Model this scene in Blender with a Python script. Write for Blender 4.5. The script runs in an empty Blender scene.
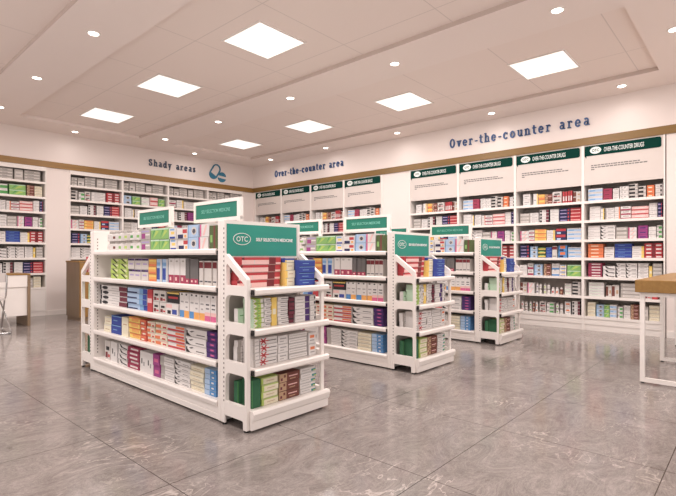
import bpy, bmesh, math, random
from mathutils import Vector, Matrix
from mathutils.bvhtree import BVHTree

random.seed(7)
SC = bpy.context.scene
COL = SC.collection
PI = math.pi
# World: +X runs along the left wall, +Y along the right wall, metres. Eye height 1.0.
CA, SA = math.cos(math.radians(41.8)), math.sin(math.radians(41.8))
F = 472.0


def ratio(px):
    k = (px - 338.0) / F
    return CA + SA * k, SA - CA * k


def y_at(px, X):
    a, b = ratio(px)
    return X * b / a


def x_at(px, Y):
    a, b = ratio(px)
    return Y * a / b


# ------------------------------------------------------------------ colours
def lin(c):
    c /= 255.0
    return c / 12.92 if c <= 0.04045 else ((c + 0.055) / 1.055) ** 2.4


def rgb(r, g, b):
    return (lin(r), lin(g), lin(b), 1.0)


PAL0 = {
    'white': rgb(222, 216, 212), 'offwhite': rgb(208, 200, 193), 'cream': rgb(232, 222, 190),
    'grey': rgb(160, 156, 154), 'dgrey': rgb(105, 100, 98), 'black': rgb(30, 26, 30), 'ink': rgb(78, 76, 84),
    'red': rgb(196, 30, 44), 'dred': rgb(120, 14, 28), 'crimson': rgb(170, 30, 78), 'wine': rgb(112, 22, 48),
    'pink': rgb(238, 186, 180), 'hotpink': rgb(220, 80, 140), 'magenta': rgb(160, 40, 130),
    'purple': rgb(70, 26, 110), 'lilac': rgb(170, 150, 200), 'navy': rgb(28, 30, 84), 'blue': rgb(30, 62, 160),
    'sky': rgb(110, 165, 215), 'pale': rgb(165, 195, 228), 'teal': rgb(30, 140, 140), 'green': rgb(70, 160, 70),
    'dgreen': rgb(18, 105, 62), 'lime': rgb(176, 205, 62), 'leaf': rgb(128, 185, 84), 'moss': rgb(78, 96, 40),
    'yellow': rgb(240, 200, 60), 'amber': rgb(236, 160, 40), 'orange': rgb(232, 112, 36), 'vermil': rgb(220, 70, 36),
    'brown': rgb(120, 56, 40), 'tan': rgb(190, 150, 110), 'mint': rgb(190, 222, 190), 'azure': rgb(60, 140, 205),
    'greige': rgb(176, 168, 160),
}


def soften(c, s=.80, w=.02):
    g = .3 * c[0] + .55 * c[1] + .15 * c[2]
    return tuple(min(1.0, (g + (v - g) * s) * (1 - w) + w) for v in c[:3]) + (1.0,)


PAL = {k: soften(c) for k, c in PAL0.items()}


# ------------------------------------------------------------------ materials
def new_mat(name):
    m = bpy.data.materials.new(name)
    m.use_nodes = True
    return m, m.node_tree.nodes, m.node_tree.links, m.node_tree.nodes['Principled BSDF']


def solid(name, col, rough=0.5, metal=0.0, var=0.04, scale=6.0, emit=None, estr=0.0):
    m, N, L, b = new_mat(name)
    tc = N.new('ShaderNodeTexCoord')
    nz = N.new('ShaderNodeTexNoise')
    nz.inputs['Scale'].default_value = scale
    L.new(tc.outputs['Object'], nz.inputs['Vector'])
    rp = N.new('ShaderNodeValToRGB')
    rp.color_ramp.elements[0].color = tuple(max(0, c * (1 - var)) for c in col[:3]) + (1,)
    rp.color_ramp.elements[1].color = tuple(min(1, c * (1 + var)) for c in col[:3]) + (1,)
    L.new(nz.outputs['Fac'], rp.inputs['Fac'])
    L.new(rp.outputs['Color'], b.inputs['Base Color'])
    b.inputs['Roughness'].default_value = rough
    b.inputs['Metallic'].default_value = metal
    if emit:
        b.inputs['Emission Color'].default_value = emit
        b.inputs['Emission Strength'].default_value = estr
    return m


M = {}
M['steel_white'] = solid('white_powder_coat', rgb(240, 233, 227), 0.38)
M['panel_white'] = solid('white_laminate', rgb(238, 231, 225), 0.5)
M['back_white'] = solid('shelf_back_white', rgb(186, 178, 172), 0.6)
M['wall'] = solid('wall_paint', rgb(234, 223, 217), 0.85, var=0.02, scale=1.5)
M['board'] = solid('header_board_print', rgb(214, 204, 197), 0.6)
M['teal_dark'] = solid('topper_sign_green', rgb(20, 118, 98), 0.5, var=.08, scale=3.0)
M['gap'] = solid('painted_step_shade_grey', rgb(206, 190, 181), 0.9)  # shade of the tray steps as a paint colour, no real gap
M['chair'] = solid('chair_plastic', rgb(200, 192, 188), 0.45)
M['slot'] = solid('slot_shadow', rgb(120, 112, 106), 0.7)
M['black'] = solid('black_plastic', rgb(28, 24, 24), 0.5)
M['teal'] = solid('teal_sign', rgb(34, 146, 128), 0.45, var=0.12, scale=3.0)
M['green'] = solid('dark_green_sign', rgb(0, 54, 46), 0.8, var=0.05)
M['green'].node_tree.nodes['Principled BSDF'].inputs['Specular IOR Level'].default_value = .15
M['sign_text'] = solid('sign_white', rgb(235, 240, 236), 0.5, var=0.0)
M['sign_pale'] = solid('sign_pale_green', rgb(120, 190, 172), 0.5, var=0.0)
M['print'] = solid('fine_print', rgb(118, 114, 112), 0.7, var=0.0)
M['letter'] = solid('wall_letter_blue', rgb(52, 84, 132), 0.4)
M['letter_dark'] = solid('wall_letter_slate', rgb(58, 72, 96), 0.4)
M['emblem'] = solid('emblem_teal_blue', rgb(50, 122, 150), 0.4)
M['chrome'] = solid('chrome', rgb(205, 205, 205), 0.18, 1.0, var=0.0)
M['bulb'] = solid('downlight_glow', rgb(255, 246, 236), 0.5, var=0.0, emit=(1, .93, .84, 1), estr=9.0)


def wood(name, c1, c2, axis='X', rough=0.45):
    m, N, L, b = new_mat(name)
    tc = N.new('ShaderNodeTexCoord')
    mp = N.new('ShaderNodeMapping')
    mp.inputs['Scale'].default_value = {'X': (1.2, 22, 22), 'Y': (22, 1.2, 22), 'Z': (22, 22, 1.2)}[axis]
    nz = N.new('ShaderNodeTexNoise')
    nz.inputs['Scale'].default_value = 1.6
    nz.inputs['Detail'].default_value = 5
    nz.inputs['Distortion'].default_value = 0.5
    rp = N.new('ShaderNodeValToRGB')
    rp.color_ramp.elements[0].position = .3
    rp.color_ramp.elements[1].position = .7
    rp.color_ramp.elements[0].color = c1
    rp.color_ramp.elements[1].color = c2
    L.new(tc.outputs['Object'], mp.inputs['Vector'])
    L.new(mp.outputs['Vector'], nz.inputs['Vector'])
    L.new(nz.outputs['Fac'], rp.inputs['Fac'])
    L.new(rp.outputs['Color'], b.inputs['Base Color'])
    b.inputs['Roughness'].default_value = rough
    return m


M['oak'] = wood('oak', rgb(138, 102, 50), rgb(154, 116, 60), 'X')
M['oak_y'] = wood('oak_along_wall', rgb(122, 92, 42), rgb(134, 102, 50), 'Y')
M['oak_dark'] = wood('oak_upright', rgb(126, 104, 82), rgb(140, 117, 92), 'Z')


def floor_mat():
    m, N, L, b = new_mat('polished_grey_marble_tile')
    tc = N.new('ShaderNodeTexCoord')
    n1 = N.new('ShaderNodeTexNoise')
    n1.inputs['Scale'].default_value = 2.6
    n1.inputs['Detail'].default_value = 8
    n1.inputs['Roughness'].default_value = 1.05
    n1.inputs['Distortion'].default_value = 1.6
    mp = N.new('ShaderNodeMapping')
    mp.inputs['Scale'].default_value = (1.0, 1.9, 1)
    mp.inputs['Rotation'].default_value = (0, 0, .6)
    L.new(tc.outputs['Object'], mp.inputs['Vector'])
    L.new(mp.outputs['Vector'], n1.inputs['Vector'])
    r1 = N.new('ShaderNodeValToRGB')
    e = r1.color_ramp.elements
    e[0].position, e[0].color = .36, rgb(106, 98, 94)
    e[1].position, e[1].color = .62, rgb(160, 151, 146)
    L.new(n1.outputs['Fac'], r1.inputs['Fac'])
    # thin pale and dark veins
    n2 = N.new('ShaderNodeTexNoise')
    n2.inputs['Scale'].default_value = 2.3
    n2.inputs['Detail'].default_value = 6
    n2.inputs['Distortion'].default_value = 2.4
    L.new(mp.outputs['Vector'], n2.inputs['Vector'])
    r2 = N.new('ShaderNodeValToRGB')
    e = r2.color_ramp.elements
    e[0].position, e[0].color = .485, (0, 0, 0, 1)
    e[1].position, e[1].color = .5, (1, 1, 1, 1)
    x = r2.color_ramp.elements.new(.515)
    x.color = (0, 0, 0, 1)
    L.new(n2.outputs['Fac'], r2.inputs['Fac'])
    n3 = N.new('ShaderNodeTexNoise')
    n3.inputs['Scale'].default_value = 1.3
    L.new(tc.outputs['Object'], n3.inputs['Vector'])
    r3 = N.new('ShaderNodeValToRGB')
    r3.color_ramp.elements[0].position = .5
    r3.color_ramp.elements[1].position = .62
    L.new(n3.outputs['Fac'], r3.inputs['Fac'])
    mul = N.new('ShaderNodeMath')
    mul.operation = 'MULTIPLY'
    L.new(r2.outputs['Color'], mul.inputs[0])
    L.new(r3.outputs['Color'], mul.inputs[1])
    mul2 = N.new('ShaderNodeMath')
    mul2.operation = 'MULTIPLY'
    mul2.inputs[1].default_value = .7
    L.new(mul.outputs[0], mul2.inputs[0])
    mx = N.new('ShaderNodeMixRGB')
    mx.inputs['Color2'].default_value = rgb(205, 194, 186)
    L.new(mul2.outputs[0], mx.inputs['Fac'])
    L.new(r1.outputs['Color'], mx.inputs['Color1'])
    # grout lines every 0.8 m through (1.05, 0.328)
    sep = N.new('ShaderNodeSeparateXYZ')
    L.new(tc.outputs['Object'], sep.inputs[0])
    outs = []
    for ax, off in (('X', 1.05), ('Y', .328)):
        a = N.new('ShaderNodeMath'); a.operation = 'ADD'; a.inputs[1].default_value = 16.0 - off + .4
        L.new(sep.outputs[ax], a.inputs[0])
        mo = N.new('ShaderNodeMath'); mo.operation = 'MODULO'; mo.inputs[1].default_value = .8
        L.new(a.outputs[0], mo.inputs[0])
        su = N.new('ShaderNodeMath'); su.operation = 'SUBTRACT'; su.inputs[1].default_value = .4
        L.new(mo.outputs[0], su.inputs[0])
        ab = N.new('ShaderNodeMath'); ab.operation = 'ABSOLUTE'
        L.new(su.outputs[0], ab.inputs[0])
        lt = N.new('ShaderNodeMath'); lt.operation = 'LESS_THAN'; lt.inputs[1].default_value = .0022
        L.new(ab.outputs[0], lt.inputs[0])
        outs.append(lt)
    mxm = N.new('ShaderNodeMath'); mxm.operation = 'MAXIMUM'
    L.new(outs[0].outputs[0], mxm.inputs[0])
    L.new(outs[1].outputs[0], mxm.inputs[1])
    mg = N.new('ShaderNodeMixRGB')
    mg.inputs['Color2'].default_value = rgb(74, 66, 62)
    L.new(mxm.outputs[0], mg.inputs['Fac'])
    L.new(mx.outputs['Color'], mg.inputs['Color1'])
    L.new(mg.outputs['Color'], b.inputs['Base Color'])
    b.inputs['Roughness'].default_value = .13
    b.inputs['Specular IOR Level'].default_value = .5
    bp = N.new('ShaderNodeBump')
    bp.inputs['Strength'].default_value = .012
    bp.inputs['Distance'].default_value = .02
    L.new(n1.outputs['Fac'], bp.inputs['Height'])
    L.new(bp.outputs['Normal'], b.inputs['Normal'])
    return m


def ceiling_mat(name, col, tile):
    m, N, L, b = new_mat(name)
    tc = N.new('ShaderNodeTexCoord')
    if tile:
        sep = N.new('ShaderNodeSeparateXYZ')
        L.new(tc.outputs['Object'], sep.inputs[0])
        outs = []
        for ax, off in (('X', .26), ('Y', .85)):
            a = N.new('ShaderNodeMath'); a.operation = 'ADD'; a.inputs[1].default_value = 12.4 - off + .31
            L.new(sep.outputs[ax], a.inputs[0])
            mo = N.new('ShaderNodeMath'); mo.operation = 'MODULO'; mo.inputs[1].default_value = 1.05
            L.new(a.outputs[0], mo.inputs[0])
            su = N.new('ShaderNodeMath'); su.operation = 'SUBTRACT'; su.inputs[1].default_value = .31
            L.new(mo.outputs[0], su.inputs[0])
            ab = N.new('ShaderNodeMath'); ab.operation = 'ABSOLUTE'
            L.new(su.outputs[0], ab.inputs[0])
            lt = N.new('ShaderNodeMath'); lt.operation = 'LESS_THAN'; lt.inputs[1].default_value = .005
            L.new(ab.outputs[0], lt.inputs[0])
            outs.append(lt)
        mxm = N.new('ShaderNodeMath'); mxm.operation = 'MAXIMUM'
        L.new(outs[0].outputs[0], mxm.inputs[0])
        L.new(outs[1].outputs[0], mxm.inputs[1])
        mg = N.new('ShaderNodeMixRGB')
        mg.inputs['Color1'].default_value = col
        mg.inputs['Color2'].default_value = tuple(c * .82 for c in col[:3]) + (1,)
        L.new(mxm.outputs[0], mg.inputs['Fac'])
        L.new(mg.outputs['Color'], b.inputs['Base Color'])
    else:
        nz = N.new('ShaderNodeTexNoise')
        nz.inputs['Scale'].default_value = 1.2
        L.new(tc.outputs['Object'], nz.inputs['Vector'])
        rp = N.new('ShaderNodeValToRGB')
        rp.color_ramp.elements[0].color = tuple(c * .98 for c in col[:3]) + (1,)
        rp.color_ramp.elements[1].color = col
        L.new(nz.outputs['Fac'], rp.inputs['Fac'])
        L.new(rp.outputs['Color'], b.inputs['Base Color'])
    b.inputs['Roughness'].default_value = .9
    return m


def diffuser_mat():
    m, N, L, b = new_mat('light_panel_diffuser')
    tc = N.new('ShaderNodeTexCoord')
    wv = N.new('ShaderNodeTexWave')
    wv.bands_direction = 'Y'
    wv.inputs['Scale'].default_value = 1.7
    wv.inputs['Distortion'].default_value = 1.2
    L.new(tc.outputs['Object'], wv.inputs['Vector'])
    rp = N.new('ShaderNodeValToRGB')
    rp.color_ramp.elements[0].color = (1.0, .93, .82, 1)
    rp.color_ramp.elements[1].color = (1.0, .98, .95, 1)
    L.new(wv.outputs['Fac'], rp.inputs['Fac'])
    L.new(rp.outputs['Color'], b.inputs['Emission Color'])
    b.inputs['Emission Strength'].default_value = 1.05
    b.inputs['Base Color'].default_value = (.8, .78, .75, 1)
    return m


def card_mat():
    m, N, L, b = new_mat('printed_card')
    at = N.new('ShaderNodeAttribute')
    at.attribute_name = 'ink'
    tc = N.new('ShaderNodeTexCoord')
    nz = N.new('ShaderNodeTexNoise')
    nz.inputs['Scale'].default_value = 90
    L.new(tc.outputs['Object'], nz.inputs['Vector'])
    mr = N.new('ShaderNodeMapRange')
    mr.inputs['To Min'].default_value = .92
    mr.inputs['To Max'].default_value = 1.04
    L.new(nz.outputs['Fac'], mr.inputs['Value'])
    mx = N.new('ShaderNodeMixRGB')
    mx.blend_type = 'MULTIPLY'
    mx.inputs['Fac'].default_value = 1
    L.new(at.outputs['Color'], mx.inputs['Color1'])
    L.new(mr.outputs['Result'], mx.inputs['Color2'])
    L.new(mx.outputs['Color'], b.inputs['Base Color'])
    b.inputs['Roughness'].default_value = 1.05
    return m


M['floor'] = floor_mat()
M['ceiling'] = ceiling_mat('ceiling_plaster', rgb(243, 231, 225), False)
M['ceiling_tile'] = ceiling_mat('ceiling_tile', rgb(240, 227, 220), True)
M['diffuser'] = diffuser_mat()
M['card'] = card_mat()


# ------------------------------------------------------------------ object helpers
def link(name, me, parent=None, loc=(0, 0, 0), rz=0.0):
    o = bpy.data.objects.new(name, me)
    COL.objects.link(o)
    o.location = loc
    o.rotation_euler = (0, 0, rz)
    if parent is not None:
        o.parent = parent
    return o


def thing(name, label, cat, loc=(0, 0, 0), rz=0.0, group=None):
    return tag(link(name, None, None, loc, rz), label, cat, group)


def tag(o, label, cat, group=None):
    o['label'] = label
    o['category'] = cat
    if group:
        o['group'] = group
    return o


def struct(o):
    o['kind'] = 'structure'
    return o


class MB:
    """Collects faces for ONE mesh."""

    def __init__(s):
        s.v, s.f = [], []

    def poly(s, pts):
        i = len(s.v)
        s.v += [tuple(p) for p in pts]
        s.f.append(tuple(range(i, i + len(pts))))

    def box(s, x0, x1, y0, y1, z0, z1, c=0.0):
        if c <= 0:
            i = len(s.v)
            s.v += [(x, y, z) for z in (z0, z1) for y in (y0, y1) for x in (x0, x1)]
            s.f += [tuple(i + k for k in q) for q in ((0, 2, 3, 1), (4, 5, 7, 6), (0, 1, 5, 4), (2, 6, 7, 3), (0, 4, 6, 2), (1, 3, 7, 5))]
            return
        bm = bmesh.new()
        bmesh.ops.create_cube(bm, size=1)
        for v in bm.verts:
            v.co = ((x0 + x1) / 2 + v.co.x * (x1 - x0), (y0 + y1) / 2 + v.co.y * (y1 - y0), (z0 + z1) / 2 + v.co.z * (z1 - z0))
        bmesh.ops.bevel(bm, geom=bm.edges[:], offset=c, segments=1, affect='EDGES')
        s.add_bm(bm)

    def add_bm(s, bm):
        i = len(s.v)
        bm.verts.index_update()
        s.v += [tuple(v.co) for v in bm.verts]
        s.f += [tuple(i + v.index for v in f.verts) for f in bm.faces]
        bm.free()

    def prism(s, prof, a0, a1, axis='X'):
        """prof: closed list of 2-D points; swept along axis from a0 to a1 (X: (y,z); Y: (x,z); Z: (x,y))."""
        def P(a, p):
            return {'X': (a, p[0], p[1]), 'Y': (p[0], a, p[1]), 'Z': (p[0], p[1], a)}[axis]
        n = len(prof)
        i = len(s.v)
        s.v += [P(a0, p) for p in prof] + [P(a1, p) for p in prof]
        s.f.append(tuple(range(i + n - 1, i - 1, -1)))
        s.f.append(tuple(range(i + n, i + 2 * n)))
        for k in range(n):
            j = (k + 1) % n
            s.f.append((i + k, i + j, i + n + j, i + n + k))

    def tube(s, pts, r, n=8):
        pts = [Vector(p) for p in pts]
        i0 = len(s.v)
        up = Vector((0, 0, 1))
        for k, p in enumerate(pts):
            d = (pts[min(k + 1, len(pts) - 1)] - pts[max(k - 1, 0)]).normalized()
            ref = up if abs(d.dot(up)) < .95 else Vector((1, 0, 0))
            a = d.cross(ref).normalized()
            b = d.cross(a)
            s.v += [tuple(p + a * r * math.cos(2 * PI * t / n) + b * r * math.sin(2 * PI * t / n)) for t in range(n)]
        for k in range(len(pts) - 1):
            for t in range(n):
                u = (t + 1) % n
                s.f.append((i0 + k * n + t, i0 + k * n + u, i0 + (k + 1) * n + u, i0 + (k + 1) * n + t))
        s.f.append(tuple(i0 + t for t in range(n)))
        s.f.append(tuple(i0 + (len(pts) - 1) * n + t for t in reversed(range(n))))

    def disc(s, cx, cy, z, rx, ry, n=24, h=.002):
        s.prism([(cx + rx * math.cos(2 * PI * t / n), cy + ry * math.sin(2 * PI * t / n)) for t in range(n)], z, z + h, 'Z')

    def mesh(s, name, mat):
        me = bpy.data.meshes.new(name)
        me.from_pydata(s.v, [], s.f)
        bm = bmesh.new()
        bm.from_mesh(me)
        bmesh.ops.recalc_face_normals(bm, faces=bm.faces[:])
        bm.to_mesh(me)
        bm.free()
        me.materials.append(M[mat])
        return me

    def build(s, name, mat, parent=None, loc=(0, 0, 0), rz=0.0):
        return link(name, s.mesh(name, mat), parent, loc, rz)


def curve_mesh(cu, mat, name):
    o = bpy.data.objects.new('temporary', cu)
    COL.objects.link(o)
    bpy.context.view_layer.update()
    dg = bpy.context.evaluated_depsgraph_get()
    me = bpy.data.meshes.new_from_object(o.evaluated_get(dg))
    bpy.data.objects.remove(o)
    me.name = name
    me.materials.clear()
    me.materials.append(M[mat])
    return me


def text_mesh(body, size, mat, name, align='LEFT', width=None, bold=0.0, depth=.0012):
    """Lettering in the local XZ plane, facing -Y, baseline at z = 0, stretched to WIDTH."""
    cu = bpy.data.curves.new('lettering', 'FONT')
    cu.body = body
    cu.size = size
    cu.align_x = 'LEFT'
    cu.extrude = depth / 2
    cu.offset = bold
    cu.resolution_u = 3
    me = curve_mesh(cu, mat, name)
    xs = [v.co.x for v in me.vertices]
    x0, x1 = min(xs), max(xs)
    sx = width / (x1 - x0) if width else 1.0
    me.transform(Matrix(((sx, 0, 0, -x0 * sx), (0, 0, -1, 0), (0, 1, 0, 0), (0, 0, 0, 1))))
    return me


def rounded(pts, radii, seg=5):
    out = []
    n = len(pts)
    for i in range(n):
        p, a, b = Vector(pts[i]), Vector(pts[i - 1]), Vector(pts[(i + 1) % n])
        r = radii[i] if isinstance(radii, (list, tuple)) else radii
        if r <= 0:
            out.append(tuple(p))
            continue
        d1, d2 = (a - p).normalized(), (b - p).normalized()
        ang = d1.angle(d2)
        t = min(r / math.tan(ang / 2), .48 * (a - p).length, .48 * (b - p).length)
        s, e = p + d1 * t, p + d2 * t
        for k in range(seg + 1):
            u = k / seg
            q = s * (1 - u) ** 2 + p * 2 * u * (1 - u) + e * u * u
            out.append(tuple(q))
    return out


def plate_mesh(outer, holes, thick, mat, name, plane='YZ'):
    """A flat plate with holes; 2-D points are (y, z) for plane YZ, (x, z) for XZ; thickness along the third axis, starting at 0."""
    cu = bpy.data.curves.new(name, 'CURVE')
    cu.dimensions = '2D'
    cu.fill_mode = 'BOTH'
    cu.extrude = thick / 2
    for pl in [outer] + holes:
        sp = cu.splines.new('POLY')
        sp.points.add(len(pl) - 1)
        for q, p in zip(sp.points, pl):
            q.co = (p[0], p[1], 0, 1)
        sp.use_cyclic_u = True
    me = curve_mesh(cu, mat, name)
    if plane == 'YZ':
        me.transform(Matrix(((0, 0, 1, thick / 2), (1, 0, 0, 0), (0, 1, 0, 0), (0, 0, 0, 1))))
    else:
        me.transform(Matrix(((1, 0, 0, 0), (0, 0, -1, thick / 2), (0, 1, 0, 0), (0, 0, 0, 1))))
    return me


def children_of(o):
    return [c for c in SC.objects if c.parent == o]


def copy_tree(o, parent=None):
    c = o.copy()
    COL.objects.link(c)
    c.parent = parent
    for ch in children_of(o):
        copy_tree(ch, c)
    return c


# ------------------------------------------------------------------ the room
XW, YW = 7.0, 8.96          # faces of the right and left wall
ZC, ZT = 3.10, 3.145        # ceiling and tray height
X0, Y0 = -1.6, -1.6
D_R = .36                   # recess depth behind the wall faces

b = MB(); b.box(X0, XW + .6, Y0, YW + .6, -.05, 0)
struct(b.build('floor', 'floor'))

# ceiling with recessed tile trays
trays = [(-.37, 1.47), (2.09, 3.93), (4.57, 6.40)]
TY0, TY1 = .85, 8.27
b = MB()
xs = sorted([X0, XW + .6] + [v for t in trays for v in t])
inside = lambda x: any(a < x < c for a, c in trays)
for a, c in zip(xs, xs[1:]):
    m = (a + c) / 2
    if inside(m):
        b.box(a, c, Y0, TY0, ZC, ZC + .06)
        b.box(a, c, TY1, YW + .6, ZC, ZC + .06)
    else:
        b.box(a, c, Y0, YW + .6, ZC, ZC + .06)
ceil = struct(b.build('ceiling', 'ceiling'))
for i, (a, c) in enumerate(trays):
    b = MB(); b.box(a - .02, c + .02, TY0 - .02, TY1 + .02, ZT, ZT + .014)
    b.build('ceiling_tile_panel', 'ceiling_tile', ceil)
    g = MB(); g.box(c - .006, c - .0005, TY0, TY1, ZC + .004, ZT)  # added strip that paints the shade along the tray step
    g.build('painted_step_shade', 'gap', ceil)


def wall_with_recesses(spans, lo, hi, z_top):
    """profile boxes (a0,a1) that are solid full height between recess spans"""
    out, p = [], lo
    for s0, s1 in spans:
        out.append((p, s0))
        p = s1
    out.append((p, hi))
    return out


R_SPANS = [(.856, 4.567), (5.17, 8.87)]
L_SPANS = [(.80, 2.65), (3.005, 6.685)]
ZB0, ZB1 = 2.495, 2.597
b = MB()
b.box(XW + D_R, XW + .55, Y0, YW + .6, 0, ZC)
b.box(XW, XW + D_R, Y0, YW, ZB0, ZC)
for a, c in wall_with_recesses(R_SPANS, Y0, YW, ZB0):
    b.box(XW, XW + D_R, a, c, 0, ZB0)
struct(b.build('wall_right', 'wall'))
b = MB()
b.box(X0, XW, YW + D_R, YW + .55, 0, ZC)
b.box(X0, XW, YW, YW + D_R, ZB0, ZC)
for a, c in wall_with_recesses(L_SPANS, X0, XW, ZB0):
    b.box(a, c, YW, YW + D_R, 0, ZB0)
struct(b.build('wall_left', 'wall'))
# oak bands above the shelving
b = MB(); b.box(XW - .022, XW, Y0, YW - .022, ZB0, ZB1)
struct(b.build('trim_1', 'oak_y'))
b = MB(); b.box(X0, XW, YW - .022, YW, ZB0, ZB1)
struct(b.build('trim_2', 'oak'))
# baseboards on the bare wall stretches
b = MB(); b.box(XW - .012, XW, 4.575, 5.162, 0, .08); b.box(XW - .012, XW, Y0, .852, 0, .08)
struct(b.build('baseboard_right', 'panel_white'))
b = MB(); b.box(2.66, 2.995, YW - .012, YW, 0, .08); b.box(X0, .79, YW - .012, YW, 0, .08)
struct(b.build('baseboard_left', 'panel_white'))

# ------------------------------------------------------------------ lights
ORD = ['zeroth', 'first', 'second', 'third', 'fourth', 'fifth', 'sixth', 'seventh', 'eighth', 'ninth', 'tenth', 'eleventh', 'twelfth', 'thirteenth', 'fourteenth', 'fifteenth', 'sixteenth', 'seventeenth', 'eighteenth', 'nineteenth', 'twentieth']
WARM = (1.0, .922, .902)


def area_light(x, y, z, size, power):
    l = bpy.data.lights.new('panel_lamp', 'AREA')
    l.shape = 'SQUARE'
    l.size = size
    l.energy = power
    l.color = WARM
    l.spread = math.radians(180)
    o = bpy.data.objects.new('panel_lamp', l)
    COL.objects.link(o)
    o.location = (x, y, z)
    return o


def light_panel(x, y, label):
    t = thing('ceiling_light_panel', label, 'ceiling light', (x, y, ZT), 0, 'square light panels in the ceiling')
    f = MB()
    s, w = .30, .018
    for a in ((-s, s, -s, -s + w), (-s, s, s - w, s), (-s, -s + w, -s + w, s - w), (s - w, s, -s + w, s - w)):
        f.box(*a, -.012, 0)
    f.build('frame', 'panel_white', t)
    d = MB(); d.box(-s + w, s - w, -s + w, s - w, -.007, 0)
    d.build('diffuser', 'diffuser', t)


for row, (x, nm) in enumerate(((3.02, 'ceiling tray above the nearest gondola'), (5.50, 'tray by the right wall'))):
    for i, y in enumerate((1.81, 3.69, 5.56, 7.42)):
        if not (row == 0 and i == 0):
            k = i if row == 0 else i + 1
            light_panel(x, y, f'bright square light panel, {ORD[k]} from the front in the {nm}')
        area_light(x, y, ZT - .03, .55, 31 if y < 7 else 13)
for y in (2.4, 5.0, 7.4):
    area_light(.5, y, ZT - .03, .55, 44 if y < 7 else 8)
area_light(3.0, -.4, ZC - .03, .55, 28)
area_light(5.5, -.4, ZC - .03, .55, 28)

DL = {}
ring = MB()
n = 20
for k in range(n):
    a0, a1 = 2 * PI * k / n, 2 * PI * (k + 1) / n
    for (r0, z0), (r1, z1) in (((.062, 0), (.060, -.006)), ((.060, -.006), (.046, -.008)), ((.046, -.008), (.044, 0))):
        ring.poly([(r0 * math.cos(a0), r0 * math.sin(a0), z0), (r0 * math.cos(a1), r0 * math.sin(a1), z0), (r1 * math.cos(a1), r1 * math.sin(a1), z1), (r1 * math.cos(a0), r1 * math.sin(a0), z1)])
ring_me = ring.mesh('ring', 'panel_white')
lens = MB(); lens.disc(0, 0, -.005, .045, .045, 20, .004)
lens_me = lens.mesh('lens', 'bulb')


def downlight(x, y, label, power=4.0):
    t = thing('downlight', label, 'ceiling light', (x, y, ZC), 0, 'round downlights in the ceiling')
    link('ring', ring_me, t)
    link('lens', lens_me, t)
    spot(x, y, power)


def spot(x, y, power):
    l = bpy.data.lights.new('downlight_lamp', 'SPOT')
    l.energy = power
    l.spot_size = math.radians(168)
    l.spot_blend = 1.0
    l.shadow_soft_size = .04
    l.color = WARM
    o = bpy.data.objects.new('downlight_lamp', l)
    COL.objects.link(o)
    o.location = (x, y, ZC - .02)


for nm, x, ys in (('strip left of the first tray', 1.78, (4.68, 6.35, 7.97)),
                  ('strip between the two trays', 4.25, (1.29, 2.97, 4.65, 6.31, 7.96)),
                  ('strip along the over-the-counter wall', 6.67, (1.27, 2.94, 4.61, 6.28, 7.93))):
    for i, y in enumerate(ys):
        downlight(x, y, f'small round downlight, {ORD[i + 1]} from the front in the {nm}', 6.5 if x > 6 else 9)
for x, nm in ((2.98, 'below the first tray end'), (5.24, 'nearest the corner emblem')):
    downlight(x, 8.62, f'small round downlight in the strip along the shady areas wall, {nm}', 4)
downlight(5.33, .59, 'small round downlight at the front end of the second tray, cut by the edge', 9)
spot(.9, 8.62, 4); spot(6.67, -.4, 8)

# ------------------------------------------------------------------ signs
def ellipse_ring(b, cx, cz, rx, rz, w, y0, y1, n=28):
    for k in range(n):
        a0, a1 = 2 * PI * k / n, 2 * PI * (k + 1) / n
        q = [(cx + (rx - d) * math.cos(a), cz + (rz - d) * math.sin(a)) for a, d in ((a0, 0), (a1, 0), (a1, w), (a0, w))]
        b.prism(q, y0, y1, 'Y')


OTC_ME = text_mesh('OTC', .044, 'sign_text', 'lettering', width=.084, bold=.0002)
SELF_ME = text_mesh('SELF SELECTION MEDICINE', .028, 'sign_text', 'lettering', width=.31, bold=.0008)
SELF_PALE = text_mesh('SELF SELECTION MEDICINE', .036, 'sign_pale', 'lettering', width=.36, bold=.0004)
DRUG_ME = text_mesh('OVER-THE-COUNTER DRUGS', .080, 'sign_text', 'lettering', width=.45, bold=.0006)
OTC_GREEN = text_mesh('OTC', .05, 'green', 'lettering', width=.085, bold=.001)

# ------------------------------------------------------------------ gondola (local: x right along the front, y into the unit, front faces -y)
GL, GD = 1.93, .63
G_TOPS = [1.041, .814, .588, .361, .126]


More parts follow.
